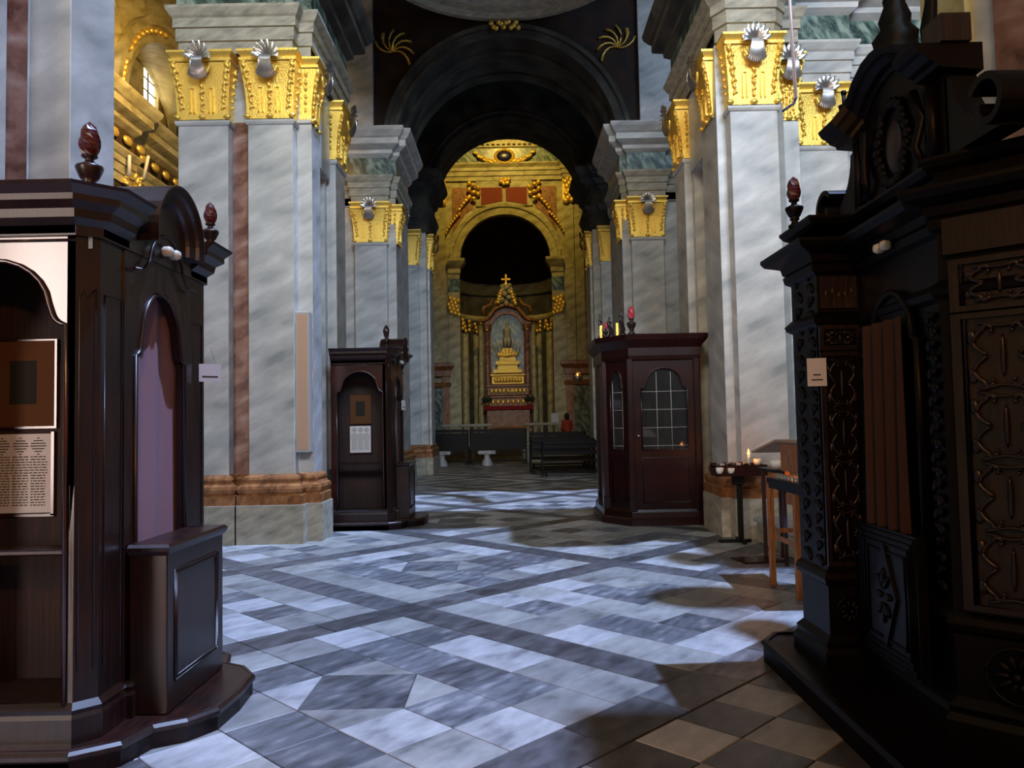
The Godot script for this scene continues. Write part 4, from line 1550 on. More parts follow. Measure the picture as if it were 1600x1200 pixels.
func build_confessionals() -> void:
	var t := thing("confessional", "large dark brown confessional with purple curtain, nearest on the left", "confessional", Vector3(-2.96, 0, -3.78))
	brown_confessional(t, M.pine_red)
	picture(at(-2.62, 1.86, -4.192), 0.33, 0.46, "ochre mounted print inside the open side of the nearest left confessional")
	text_sheet(at(-2.64, 1.38, -4.19), 0.33, 0.42, "closely printed prayer sheet inside the open side of the nearest left confessional")
	place_notice("hanging_notice", at(-1.96, 1.96, -5.06, PI / 2 - 0.9), 0.14, 0.115, "small white card on a string at the nearest left confessional's far post", [[-0.36, 0.36, -0.26, 0.09]], 0.12)
	t = thing("confessional", "smaller-looking brown confessional in mid distance beside the left pier", "confessional", Vector3(-2.80, 0, -12.05))
	brown_confessional(t, M.dark_wood)
	picture(at(-2.42, 1.86, -12.455), 0.33, 0.46, "ochre mounted print inside the mid-distance brown confessional")
	text_sheet(at(-2.43, 1.38, -12.455), 0.33, 0.42, "white prayer sheet inside the mid-distance brown confessional")
	place_notice("hanging_notice", at(-1.80, 1.92, -12.9, PI / 2 - 0.3), 0.14, 0.16, "tiny pale card hanging on the mid-distance brown confessional's front", [[-0.3, 0.3, -0.26, 0.09]], 0.0)
	glazed_confessional()
	carved_confessional()

func glazed_door(parent: Node3D, T: Transform3D, w: float, y0: float, y1: float, ys: float, with_knob: bool) -> void:
	# a panelled door with an arched window of small panes
	var W: Material = M.red_wood
	var hole := ogee(-w / 2 + 0.12, w / 2 - 0.12, ys, y1 - 0.45, y1 - 0.14)
	var s := st0()
	slab(s, with_hole(-w / 2, w / 2, y0, y1, hole), 0.04, T)
	var d := obj("door", s, W, parent)
	s = st0()
	hole.append(hole[0])
	edge_tube(s, hole, 0.012, T * at(0, 0, 0.005))
	edge_tube(s, pv([-w / 2 + 0.12, y0 + 0.12, -w / 2 + 0.12, ys - 0.12, w / 2 - 0.12, ys - 0.12, w / 2 - 0.12, y0 + 0.12, -w / 2 + 0.12, y0 + 0.12]), 0.010, T * at(0, 0, 0.004))
	obj("moulding", s, W, d)
	hole.remove_at(hole.size() - 1)
	s = st0()
	slab(s, hole, 0.006, T * at(0, 0, -0.02))
	obj("pane", s, M.dark_glass, d)
	s = st0()
	for k in 4:
		var y := ys + 0.06 + (y1 - 0.45 - ys) * k / 3.4
		edge_tube(s, pv([-w / 2 + 0.12, y, w / 2 - 0.12, y]), 0.005, T * at(0, 0, -0.012))
	for x in [-0.11, 0.11]:
		edge_tube(s, pv([x, ys, x, y1 - 0.2]), 0.005, T * at(0, 0, -0.012))
	obj("lead_bar", s, M.speaker_grey, d)
	if with_knob:
		s = st0()
		ellip(s, T * Vector3(-w / 2 + 0.06, (y0 + y1) * 0.5 - 0.02, 0.03), Vector3(0.025, 0.02, 0.025), Basis(), 8, 6)
		obj("knob", s, M.silver, d)

func glazed_confessional() -> void:
	var t := thing("glazed_confessional", "dark red wooden confessional with arched glass doors beside the candle stands", "confessional")
	var W: Material = M.red_wood
	var plan := pv([1.46, -13.7, 1.46, -12.40, 1.80, -11.92, 2.86, -11.92, 2.86, -13.7])
	var s := st0()
	sweep(s, plan, [Vector2(0.08, 0.0), Vector2(0.08, 0.09), Vector2(0.05, 0.12), Vector2(0.04, 0.2), Vector2(0.02, 0.24), Vector2(0.0, 0.25)], 1.0)
	obj("base", s, W, t)
	s = st0()
	sweep(s, plan, [Vector2(0.02, 2.52), Vector2(0.03, 2.58), Vector2(0.03, 2.70), Vector2(0.06, 2.74), Vector2(0.12, 2.82), Vector2(0.14, 2.9), Vector2(0.0, 2.92)], 1.0)
	prism(s, plan, 2.55, 2.91)
	obj("cornice", s, W, t)
	s = st0()
	box(s, 1.5, 2.86, 0.1, 2.55, -13.66, -13.7)
	box(s, 2.81, 2.86, 0.1, 2.55, -11.96, -13.7)
	box(s, 1.5, 2.86, 0.08, 0.14, -12.3, -13.7)
	box(s, 1.46, 1.5, 0.1, 2.55, -12.44, -13.7)
	obj("carcass", s, M.dark_wood, t)
	for p in [[1.80, -11.93], [1.47, -12.40], [2.82, -11.93], [1.47, -13.2]]:
		s = st0()
		box(s, p[0] - 0.045, p[0] + 0.045, 0.2, 2.54, p[1] - 0.045, p[1] + 0.045, 0.015)
		box(s, p[0] - 0.06, p[0] + 0.06, 0.2, 0.42, p[1] - 0.06, p[1] + 0.06, 0.02)
		obj("corner_post", s, W, t)
	glazed_door(t, at(2.32, 0, -11.94), 0.94, 0.22, 2.53, 1.14, true)
	var v := Vector2(1.80 - 1.46, -11.92 + 12.40)
	glazed_door(t, Transform3D(Basis(Vector3.UP, -atan2(v.y, v.x)), Vector3(1.63, 0, -12.16)), v.length() - 0.06, 0.22, 2.53, 1.14, false)
	# crest over the canted door
	for q in [[1.84, -11.86, M.pine_pink, 1.2], [1.50, -12.3, M.pine_pink, 0.7]]:
		finial(t, at(q[0], 2.91, q[1]), q[3], q[2], M.dark_wood)
	for q in [[1.72, -12.1, 0.42], [1.56, -12.28, 0.34], [1.44, -12.5, 0.40]]:
		s = st0()
		var pts := []
		for k in 14:
			var f := k / 13.0
			pts.append(Vector3(0.07 * sin(f * 6.0) * (1 - f), f * q[2], 0.0))
		tube(s, pts, 0.05, 6, 0.012)
		tube(s, [Vector3(-0.05, q[2] * 0.72, 0), Vector3(0.05, q[2] * 0.72, 0)], 0.014, 5)
		obj("crest", s, M.dark_wood, t, at(q[0], 2.90, q[1], 0.9))
	for q in [[1.66, -12.16], [1.44, -12.44]]:
		s = st0()
		box(s, q[0] - 0.02, q[0] + 0.02, 2.91, 3.12, q[1] - 0.02, q[1] + 0.02)
		obj("gilded_plaque", s, M.gold, t)

# ---- the black carved confessional on the right
func scroll_cell(s: SurfaceTool, c: Vector2, w: float, h: float, T: Transform3D, r: float) -> void:
	# facing pairs of C-scrolls round a dark waisted field: each side is two bulging lobes that end in curls
	for sx in [-1.0, 1.0]:
		for sy in [-1.0, 1.0]:
			var pts := []
			for k in 8:
				var a := 4.0 - k / 7.0 * 4.0
				var rr := w * (0.05 + 0.02 * (1.0 - k / 7.0))
				pts.append(T * Vector3(c.x + sx * (w * 0.19 + cos(a) * rr), c.y + sy * (h * 0.40 + sin(a) * rr), 0.008))
			for k in range(1, 13):
				var f := k / 12.0
				pts.append(T * Vector3(c.x + sx * w * (0.25 + 0.15 * sin(f * PI) - 0.05 * f), c.y + sy * h * (0.40 - 0.39 * f), 0.008))
			tube(s, pts, r, 6)
		ellip(s, T * Vector3(c.x + sx * w * 0.40, c.y + h * 0.30, 0.0), Vector3(w * 0.07, h * 0.12, 0.012), T.basis)
		ellip(s, T * Vector3(c.x + sx * w * 0.40, c.y - h * 0.30, 0.0), Vector3(w * 0.07, h * 0.12, 0.012), T.basis)
	for sy in [-1.0, 1.0]:
		var pts := []
		for k in 13:
			var f := k / 12.0
			pts.append(T * Vector3(c.x + (f - 0.5) * w * 0.66, c.y + sy * h * (0.475 - 0.03 * cos((f - 0.5) * TAU)), 0.008))
		tube(s, pts, r * 0.9, 6)
	# raised spine in the dark field
	ellip(s, T * Vector3(c.x, c.y, 0.0), Vector3(w * 0.04, h * 0.34, 0.01), T.basis)

func scroll_panel(parent: Node3D, T: Transform3D, w: float, y0: float, y1: float, n: int, frame_m: Material) -> void:
	# a tall strip of carved cells in a moulded frame
	var s := st0()
	slab(s, pv([-w / 2, y0, -w / 2, y1, w / 2, y1, w / 2, y0]), 0.02, T * at(0, 0, -0.012))
	var p := obj("carved_panel", s, frame_m, parent)
	var iw := w * 0.40
	for r in [[-w / 2, -iw, y0, y1], [iw, w / 2, y0, y1], [-iw, iw, y0, y0 + 0.025], [-iw, iw, y1 - 0.025, y1]]:
		s = st0()
		slab(s, pv([r[0], r[2], r[0], r[3], r[1], r[3], r[1], r[2]]), 0.03, T * at(0, 0, 0.012))
		obj("stile", s, frame_m, p)
	s = st0()
	var e := w * 0.37
	for q in [e, e + 0.016]:
		edge_tube(s, pv([-q, y0 + 0.02, -q, y1 - 0.02, q, y1 - 0.02, q, y0 + 0.02, -q, y0 + 0.02]), 0.009, T)
	obj("panel_frame", s, frame_m, p)
	var hc := (y1 - y0 - 0.08) / n
	for k in n:
		s = st0()
		scroll_cell(s, Vector2(0, y0 + 0.04 + hc * (k + 0.5)), w * 0.76, hc * 0.94, T, minf(0.009, w * 0.03))
		obj("scrollwork", s, frame_m, p)

func rosette(parent: Node3D, T: Transform3D, r: float) -> void:
	var s := st0()
	for k in 10:
		var a := TAU * k / 10
		ellip(s, T * Vector3(cos(a) * r * 0.5, sin(a) * r * 0.5, 0.0), Vector3(r * 0.34, r * 0.13, r * 0.14), T.basis * Basis(Vector3(0, 0, 1), a))
	ellip(s, T * Vector3(0, 0, 0.01), Vector3(r * 0.2, r * 0.2, r * 0.2), T.basis)
	var ring := PackedVector2Array()
	for k in 25: ring.append(Vector2(cos(TAU * k / 24) * r, sin(TAU * k / 24) * r))
	edge_tube(s, ring, r * 0.07, T)
	obj("rosette", s, M.black_wood, parent)

func carve_strip(parent: Node3D, T: Transform3D, w: float, y0: float, y1: float, n: int) -> void:
	# a narrow strip of leaf carving
	var s := st0()
	for k in n:
		var y := lerpf(y0, y1, (k + 0.5) / n)
		var b := T.basis * Basis(Vector3(0, 0, 1), 0.7 if k % 2 == 0 else -0.7)
		ellip(s, T * Vector3(w * 0.15 * (1 if k % 2 == 0 else -1), y, 0.0), Vector3(w * 0.22, (y1 - y0) / n * 0.5, 0.014), b, 6, 4)
		ellip(s, T * Vector3(w * 0.2 * (-1 if k % 2 == 0 else 1), y + 0.01, 0.0), Vector3(w * 0.14, (y1 - y0) / n * 0.3, 0.012), b, 5, 3)
	obj("leaf_carving", s, M.black_wood, parent)

func carved_confessional() -> void:
	var t := thing("carved_confessional", "black richly carved confessional with tall broken pediment, nearest on the right", "confessional")
	var B: Material = M.black_wood
	var FR: Material = M.carved_brown
	var far := Vector2(1.83, -4.63)
	# plan from the far corner towards the camera; the front looks to -x
	var plan := pv([2.95, -5.10, 1.83, -5.05, 1.83, -4.63, 2.08, -4.63, 2.05, -3.70, 2.00, -3.62, 2.36, -3.26, 2.42, -2.4, 2.95, -2.4])
	var s := st0()
	prism(s, pv([2.95, -5.45, 1.75, -5.40, 1.62, -5.22, 1.58, -2.3, 2.95, -2.3]), 0.0, 0.13)
	sweep(s, pv([2.95, -5.45, 1.75, -5.40, 1.62, -5.22, 1.58, -2.3]), [Vector2(0, 0), Vector2(0, 0.10), Vector2(0.015, 0.115), Vector2(0.0, 0.14), Vector2(-0.03, 0.142)], 1.0)
	obj("foot_step", s, B, t)
	s = st0()
	prism(s, plan, 0.12, 2.62)
	obj("carcass", s, B, t)
	s = st0()
	sweep(s, plan, [Vector2(0.05, 0.13), Vector2(0.05, 0.22), Vector2(0.03, 0.25), Vector2(0.035, 0.28), Vector2(0.0, 0.32)], 1.0)
	obj("skirting", s, B, t)
	s = st0()
	sweep(s, plan, [Vector2(0.0, 0.60), Vector2(0.02, 0.62), Vector2(0.03, 0.65), Vector2(0.02, 0.68), Vector2(0.0, 0.70)], 1.0)
	obj("waist_moulding", s, B, t)
	# entablature: lower band, tawny frieze, spreading cornice
	s = st0()
	sweep(s, plan, [Vector2(0.0, 2.13), Vector2(0.03, 2.15), Vector2(0.04, 2.18), Vector2(0.02, 2.2), Vector2(0.0, 2.22)], 1.0)
	sweep(s, plan, [Vector2(0.0, 2.44), Vector2(0.03, 2.46), Vector2(0.04, 2.5), Vector2(0.02, 2.52), Vector2(0.0, 2.54)], 1.0)
	sweep(s, plan, [Vector2(0.0, 2.50), Vector2(0.04, 2.52), Vector2(0.05, 2.56), Vector2(0.13, 2.59), Vector2(0.15, 2.62), Vector2(0.15, 2.64), Vector2(0.02, 2.66)], 1.0)
	sweep(s, plan, [Vector2(0.0, 2.65), Vector2(0.0, 2.73), Vector2(0.03, 2.75), Vector2(0.05, 2.78), Vector2(0.05, 2.795), Vector2(0.0, 2.80)], 1.0)
	prism(s, plan, 2.6, 2.80)
	obj("cornice", s, B, t)
	# far post: face towards the camera
	var T1 := at(1.955, 0, -4.625)
	scroll_panel(t, T1, 0.25, 0.72, 1.98, 4, FR)
	scroll_panel(t, T1, 0.25, 1.99, 2.14, 1, FR)
	rosette(t, T1 * at(0, 0.46, 0.01), 0.085)
	carve_strip(t, Transform3D(Basis(Vector3.UP, -PI / 2), Vector3(1.825, 0, -4.73)), 0.12, 0.7, 2.5, 22)
	carve_strip(t, Transform3D(Basis(Vector3.UP, -PI / 2), Vector3(1.825, 0, -4.93)), 0.14, 0.7, 2.5, 18)
	# frieze plaques with faint gilding
	s = st0()
	box(s, 1.85, 2.06, 2.24, 2.43, -4.63, -4.615)
	obj("frieze_plaque", s, FR, t)
	s = st0()
	for k in 5:
		ellip(s, Vector3(1.88 + k * 0.038, 2.33 + 0.015 * sin(k * 2.0), -4.612), Vector3(0.012, 0.018, 0.003))
	obj("faded_gilding", s, M.old_gold, t)
	# door bay, facing -x
	var TD := Transform3D(Basis(Vector3.UP, -PI / 2 - 0.033), Vector3(2.055, 0, -4.165))
	carve_strip(t, TD * at(-0.40, 0, 0.01), 0.10, 0.75, 2.1, 22)
	carve_strip(t, TD * at(0.40, 0, 0.01), 0.12, 0.75, 2.1, 20)
	s = st0()
	slab(s, ogee(-0.27, 0.27, 1.0, 1.98, 2.24), 0.02, TD * at(0, 0, 0.012))
	obj("door_recess", s, B, t)
	s = st0()
	edge_tube(s, ogee(-0.28, 0.28, 1.0, 1.98, 2.25), 0.02, TD * at(0, 0, 0.02))
	obj("arch_moulding", s, B, t)
	s = st0()
	curtain(s, 0.46, 1.1, 3.4, 0.03, TD * at(-0.02, 1.0, 0.06))
	obj("curtain", s, M.brown_cloth, t)
	s = st0()
	slab(s, pv([-0.34, 0.3, -0.34, 1.0, 0.34, 1.0, 0.34, 0.3]), 0.05, TD * at(0, 0, 0.10))
	var dr := obj("half_door", s, B, t)
	s = st0()
	for q in [0.0, 0.03, 0.06, 0.10]:
		edge_tube(s, pv([-0.32 + q, 0.32 + q, -0.32 + q, 0.98 - q, 0.32 - q, 0.98 - q, 0.32 - q, 0.32 + q, -0.32 + q, 0.32 + q]), 0.010, TD * at(0, 0, 0.102))
	obj("door_moulding", s, B, dr)
	s = st0()
	slab(s, pv([0, 0.38, -0.13, 0.65, 0, 0.93, 0.13, 0.65]), 0.02, TD * at(0, 0, 0.115))
	for k in 8:
		var a := TAU * k / 8
		ellip(s, TD * Vector3(cos(a) * 0.05, 0.65 + sin(a) * 0.1, 0.12), Vector3(0.05, 0.02, 0.012), TD.basis * Basis(Vector3(0, 0, 1), a))
	obj("lozenge", s, B, dr)
	# near wing, turned towards the camera
	var TN := Transform3D(Basis(Vector3.UP, -PI / 4), Vector3(2.158, 0, -3.418))
	scroll_panel(t, TN, 0.40, 0.72, 2.05, 4, FR)
	scroll_panel(t, TN, 0.40, 2.06, 2.3, 1, FR)
	rosette(t, TN * at(0, 0.46, 0.01), 0.12)
	s = st0()
	slab(s, pv([-0.22, 2.33, -0.22, 2.5, 0.22, 2.5, 0.22, 2.33]), 0.02, TN * at(0, 0, 0.008))
	obj("frieze_plaque", s, FR, t)
	# tall pediment over the door
	var TP := Transform3D(Basis(Vector3.UP, -PI / 2), Vector3(2.06, 0, -4.08))   # local x runs to +z
	s = st0()
	slab(s, pv([-0.50, 2.80, -0.50, 3.20, -0.36, 3.22, -0.27, 3.33, -0.12, 3.40, 0, 3.42, 0.12, 3.40, 0.27, 3.33, 0.36, 3.22, 0.50, 3.20, 0.50, 2.80]), 0.14, TP)
	var pd := obj("pediment", s, B, t)
	s = st0()
	var line := [[-0.56, 3.20], [-0.36, 3.20], [-0.32, 3.28], [-0.22, 3.36], [-0.1, 3.41], [0, 3.42], [0.1, 3.41], [0.22, 3.36], [0.32, 3.28], [0.36, 3.20], [0.56, 3.20]]
	var rings := []
	for k in line.size():
		var ring := []
		var out := 0.06 if (k < 2 or k > 8) else 0.0
		for q in [[-0.02, -0.14], [0.0, 0.01], [0.02, 0.02], [0.03, 0.05], [0.06, 0.08], [0.07, 0.10], [0.10, 0.12], [0.11, 0.12], [0.11, -0.14]]:
			ring.append(TP * Vector3(line[k][0], line[k][1] + q[0], q[1] + (out if q[1] > 0 else 0.0)))
		rings.append(ring)
	loft(s, rings, true, true)
	obj("pediment_cornice", s, B, pd)
	s = st0()
	for k in 26:
		var a := TAU * k / 26
		ellip(s, TP * Vector3(cos(a) * 0.15 * (1.0 + 0.12 * cos(a * 6.0)), 3.04 + sin(a) * 0.21, 0.02), Vector3(0.035, 0.03, 0.02), TP.basis * Basis(Vector3(0, 0, 1), a))
	obj("wreath", s, B, pd)
	s = st0()
	ellip(s, TP * Vector3(0, 3.02, 0.0), Vector3(0.09, 0.15, 0.03), TP.basis, 14, 8)
	obj("oval_relief", s, M.relief_red, pd)
	for sx in [-1.0, 1.0]:
		s = st0()
		tube(s, [TP * Vector3(sx * 0.30, 2.82, 0.02), TP * Vector3(sx * 0.27, 2.92, 0.04), TP * Vector3(sx * 0.31, 3.05, 0.02), TP * Vector3(sx * 0.27, 3.20, 0.04)], 0.025, 6)
		obj("scroll_strip", s, B, pd)
		s = st0()
		tube(s, [TP * Vector3(sx * 0.40, 2.82, 0.02), TP * Vector3(sx * 0.40, 3.18, 0.02)], 0.03, 6)
		obj("pilaster_strip", s, B, pd)
	# spire, cross, pedestal and scrolled brackets
	s = st0()
	var sp := []
	for q in [[0.12, 3.50], [0.11, 3.56], [0.12, 3.60], [0.075, 3.66], [0.085, 3.70], [0.055, 3.78], [0.06, 3.81], [0.02, 3.92], [0.001, 3.97]]:
		sp.append(Vector2(q[0], q[1]))
	lathe(s, TP * Vector3(0.02, 0, -0.02), sp, 7)
	obj("spire", s, B, t)
	s = st0()
	var cb := TP * Vector3(-0.46, 3.31, 0.06)
	tube(s, [cb, cb + Vector3(0, 0.20, 0)], 0.012, 6)
	tube(s, [cb + TP.basis * Vector3(-0.04, 0.13, 0), cb + TP.basis * Vector3(0.04, 0.13, 0)], 0.012, 6)
	for e in [Vector3(0, 0.20, 0), TP.basis * Vector3(-0.04, 0.13, 0), TP.basis * Vector3(0.04, 0.13, 0)]:
		ellip(s, cb + e, Vector3(0.02, 0.02, 0.02))
	obj("cross", s, B, t)
	s = st0()
	slab(s, pv([0.42, 3.31, 0.42, 3.44, 0.58, 3.44, 0.58, 3.31]), 0.14, TP * at(0, 0, 0.06))
	obj("pedestal", s, M.carved_brown, t)
	s = st0()
	tube(s, [TP * Vector3(0.40, 3.36, 0.0), TP * Vector3(0.37, 3.48, 0.0), TP * Vector3(0.40, 3.58, 0), TP * Vector3(0.37, 3.75, 0)], 0.05, 6, 0.02)
	obj("broken_finial", s, B, t)
	for sx in [-1.0, 1.0]:
		s = st0()
		# concave bracket board
		var br := PackedVector2Array([Vector2(sx * 0.48, 2.80), Vector2(sx * 0.48, 3.17)])
		for k in 9:
			var a := PI / 2 * k / 8.0
			br.append(Vector2(sx * (0.54 + 0.34 * (1.0 - cos(a))), 3.16 - 0.30 * sin(a)))
		br.append(Vector2(sx * 0.88, 2.80))
		slab(s, br, 0.12, TP)
		obj("bracket", s, B, t)
		# the rolled end: a thick band coiling outwards
		s = st0()
		var band := []
		for k in 25:
			var f := k / 24.0
			var a := PI * 0.80 - f * PI * 1.9
			var r := lerpf(0.13, 0.05, f)
			band.append(Vector2(sx * (0.86 + cos(a) * r), 2.90 + sin(a) * r))
		var rr := []
		for k in band.size():
			var p: Vector2 = band[k]
			var dq: Vector2 = (band[mini(k + 1, 24)] - band[maxi(k - 1, 0)]).normalized()
			var nn := Vector2(-dq.y, dq.x) * 0.016
			rr.append([TP * Vector3(p.x + nn.x, p.y + nn.y, 0.05), TP * Vector3(p.x - nn.x, p.y - nn.y, 0.05), TP * Vector3(p.x - nn.x, p.y - nn.y, -0.14), TP * Vector3(p.x + nn.x, p.y + nn.y, -0.14)])
		loft(s, rr, true, true)
		obj("volute", s, B, t)
	finial(t, at(1.80, 2.79, -4.86), 0.9, M.pine_red, B)
	for k in 2:
		s = st0()
		lathe(s, Vector3.ZERO, [Vector2(0.001, 0.055), Vector2(0.02, 0.052), Vector2(0.028, 0.035), Vector2(0.026, 0.012), Vector2(0.018, 0.0), Vector2(0.001, 0.0)], 10)
		obj("signal_lamp", s, M.ivory, t, TD * Transform3D(Basis(Vector3(1, 0, 0), PI / 2), Vector3(-0.02 + 0.08 * k, 2.50, 0.03)))
	place_notice("paper_notice", at(1.80, 1.86, -4.60, -0.1), 0.11, 0.165, "white paper sheet pinned to the far post of the black carved confessional", [[-0.2, 0.2, -0.12, 0.05], [-0.3, 0.3, -0.3, 0.05]], 0.0)

# ------------------------------------------------------------------ candle corner on the right
func candle(at_: Vector3, r: float, h: float, label: String, lit: bool, group := "", tilt := 0.0) -> void:
	var o := Node3D.new()
	o.name = numbered("candle")
	add_child(o)
	o.position = at_
	o.rotation.z = tilt
	tag(o, label, "candle", group)
	var s := st0()
	lathe(s, Vector3.ZERO, [Vector2(0.001, 0), Vector2(r, 0), Vector2(r, h * 0.97), Vector2(r * 0.8, h), Vector2(0.001, h * 0.98)], 8)
	obj("wax", s, M.wax, o)
	s = st0()
	tube(s, [Vector3(0, h * 0.98, 0), Vector3(0.001, h + 0.008, 0)], 0.0015, 4)
	obj("wick", s, M.iron, o)
	if lit:
		s = st0()
		lathe(s, Vector3(0, h + 0.005, 0), [Vector2(0.001, 0), Vector2(0.014, 0.012), Vector2(0.018, 0.028), Vector2(0.010, 0.055), Vector2(0.001, 0.085)], 8)
		obj("flame", s, M.flame, o)
		var l := OmniLight3D.new()
		l.position = Vector3(0, h + 0.03, 0)
		l.light_color = Color(1.0, 0.55, 0.2)
		l.light_energy = 0.06
		l.light_size = 0.012
		l.omni_range = 30.0
		l.omni_attenuation = 2.0
		l.shadow_enabled = true
		o.add_child(l)

func jar_mesh() -> ArrayMesh:
	var s := st0()
	lathe(s, Vector3.ZERO, [Vector2(0.001, 0), Vector2(0.022, 0), Vector2(0.027, 0.02), Vector2(0.030, 0.065), Vector2(0.027, 0.065), Vector2(0.022, 0.02), Vector2(0.001, 0.015)], 8)
	s.generate_normals()
	return s.commit()

func build_candle_corner() -> void:
	# low marble step along the right side
	var t := thing("marble_step", "pale marble step with worn white top behind the candle stands", "step")
	var s := st0()
	box(s, 3.12, 4.2, 0.0, 0.26, -10.15, -6.9, 0.02)
	obj("block", s, M.stone, t)
	s = st0()
	box(s, 3.08, 4.2, 0.26, 0.32, -10.18, -6.85, 0.015)
	obj("tread", s, M.tile_white0, t)
	# small black stand with a shallow tray of tea lights
	t = thing("tea_light_stand", "small black iron stand with brown tray of tea lights beside the glazed confessional", "candle stand")
	s = st0()
	box(s, 2.88, 2.94, 0.05, 0.98, -10.17, -10.11, 0.008)
	obj("post", s, M.iron, t)
	s = st0()
	box(s, 2.62, 3.04, 0.0, 0.04, -10.12, -10.16, 0.005)
	box(s, 2.89, 2.93, 0.0, 0.05, -9.95, -10.33, 0.005)
	obj("foot", s, M.iron, t)
	s = st0()
	box(s, 2.80, 2.96, 0.74, 0.93, -10.07, -10.11, 0.01)
	obj("coin_box", s, M.iron, t)
	s = st0()
	box(s, 2.58, 3.22, 0.86, 1.0, -9.95, -9.97)
	box(s, 2.58, 3.22, 0.90, 1.02, -10.28, -10.30)
	box(s, 2.58, 2.60, 0.86, 1.0, -9.96, -10.29)
	box(s, 3.20, 3.22, 0.86, 1.0, -9.96, -10.29)
	box(s, 2.58, 3.22, 0.97, 0.985, -9.96, -10.29)
	obj("tray", s, M.walnut, t)
	var n := 0
	for r in 3:
		for c in 5:
			if r == 0 and c == 4: continue
			var o := Node3D.new()
			o.name = numbered("tea_light")
			add_child(o)
			o.position = Vector3(2.66 + c * 0.105 + 0.01 * r, 0.987, -10.01 - r * 0.10)
			var row: String = ["front", "middle", "back"][r]
			var which: String = ["first", "second", "third", "fourth", "last"][c]
			tag(o, "tea light in the %s row of the brown tray, %s from the glazed confessional" % [row, which], "candle", "tea lights in the brown tray")
			s = st0()
			lathe(s, Vector3.ZERO, [Vector2(0.001, 0), Vector2(0.034, 0), Vector2(0.036, 0.035), Vector2(0.033, 0.035), Vector2(0.032, 0.03)], 8)
			obj("cup", s, M.speaker_grey if (r + c) % 2 == 0 else M.iron, o)
			s = st0()
			lathe(s, Vector3.ZERO, [Vector2(0.032, 0.028), Vector2(0.001, 0.03)], 8)
			obj("wax", s, M.wax, o)
			n += 1
	for q in [[2.60, 0.90, "white cup hanging at the tea-light tray's near corner", 0.05], [2.745, 0.90, "white cup hanging under the middle of the tea-light tray", 0.045], [3.135, 0.986, "white bowl standing on the tea-light tray by the lit candle", 0.055]]:
		s = st0()
		var k: float = q[3]
		lathe(s, Vector3.ZERO, [Vector2(0.001, 0), Vector2(k * 0.6, 0), Vector2(k * 0.9, k * 0.6), Vector2(k, k * 1.5), Vector2(k * 0.85, k * 1.5), Vector2(k * 0.7, k * 0.6), Vector2(0.001, k * 0.3)], 12)
		solo("cup", s, M.ivory, q[2], "cup", at(q[0], q[1], -10.08 if q[1] > 0.95 else -9.95 + q[3]))
	candle(Vector3(3.0, 0.986, -10.0), 0.02, 0.13, "burning candle standing on the tea-light tray", true)
	# tall oak stand holding rows of glass jars
	t = thing("votive_rack", "light oak rack with long legs, tiers and cross rails beside the black confessional", "candle stand")
	for p in [[2.45, -7.52], [2.48, -6.92], [2.98, -7.52], [3.0, -6.92]]:
		s = st0()
		box(s, p[0] - 0.025, p[0] + 0.025, 0, 0.975, p[1] - 0.025, p[1] + 0.025, 0.005)
		obj("leg", s, M.oak, t)
	for q in [[2.47, 0.45, 0.02, -7.5, -6.94], [2.99, 0.45, 0.02, -7.5, -6.94]]:
		s = st0()
		box(s, q[0] - 0.012, q[0] + 0.012, q[1], q[1] + 0.04, q[3], q[4])
		obj("rail", s, M.oak, t)
	for q in [[0.36, -6.93], [0.50, -7.51]]:
		s = st0()
		box(s, 2.5, 2.98, q[0], q[0] + 0.04, q[1] - 0.012, q[1] + 0.012)
		obj("rail", s, M.oak, t)
	for k in 3:
		var y := 0.98 - k * 0.16
		var x0 := 2.44 + k * 0.18
		s = st0()
		box(s, x0, x0 + 0.2, y, y + 0.015, -7.55, -6.58)
		box(s, x0 - 0.012, x0 + 0.005, y - 0.05, y + 0.045, -7.55, -6.58)
		obj("tier", s, M.oak if k > 0 else M.iron, t)
	var jm := jar_mesh()
	for k in 3:
		for c in 7:
			var o := put("votive_jar", jm, M.glass_jar, self, at(2.53 + k * 0.18, 0.996 - k * 0.16, -7.49 + c * 0.09))
			tag(o, "clear votive jar on the %s tier of the oak rack, %s from the far end" % [["top", "middle", "lowest"][k], ["first", "second", "third", "fourth", "fifth", "sixth", "seventh"][c]], "candle jar", "votive jars on the oak rack")
	# sloping box on top
	t = thing("offering_box", "pale wooden sloping box resting on top of the oak rack", "box")
	s = st0()
	var T := Transform3D(Basis(Vector3.UP, -PI / 2), Vector3(2.50, 0, -7.2))   # local x to +z, local z to -x
	slab(s, pv([-0.14, 1.12, -0.14, 1.35, 0.62, 1.35, 0.62, 1.12]), 0.02, T)
	obj("front", s, M.oak, t)
	s = st0()
	slab(s, pv([-0.90, 1.235, -0.90, 1.255, -0.16, 1.39, 0.66, 1.39, 0.66, 1.37, -0.16, 1.37]), 0.46, T * at(0, 0, 0.04))
	obj("lid", s, M.pale_card, t)
	s = st0()
	slab(s, pv([-0.14, 1.12, -0.14, 1.36, 0.62, 1.36, 0.62, 1.12]), 0.02, T * at(0, 0, -0.36))
	obj("back", s, M.oak, t)
	s = st0()
	slab(s, pv([-0.14, 1.10, -0.14, 1.12, 0.62, 1.12, 0.62, 1.10]), 0.38, T)
	obj("bottom", s, M.oak, t)
	for z in [-7.3, -6.62]:
		s = st0()
		box(s, 2.52, 2.56, 0.996, 1.10, z - 0.015, z + 0.015)
		obj("foot", s, M.oak, t)
	s = st0()
	slab(s, pv([0.0, 1.17, 0.0, 1.30, 0.16, 1.30, 0.16, 1.17]), 0.002, T * at(0, 0, 0.003))
	obj("stamp", s, M.orange_marble, t)
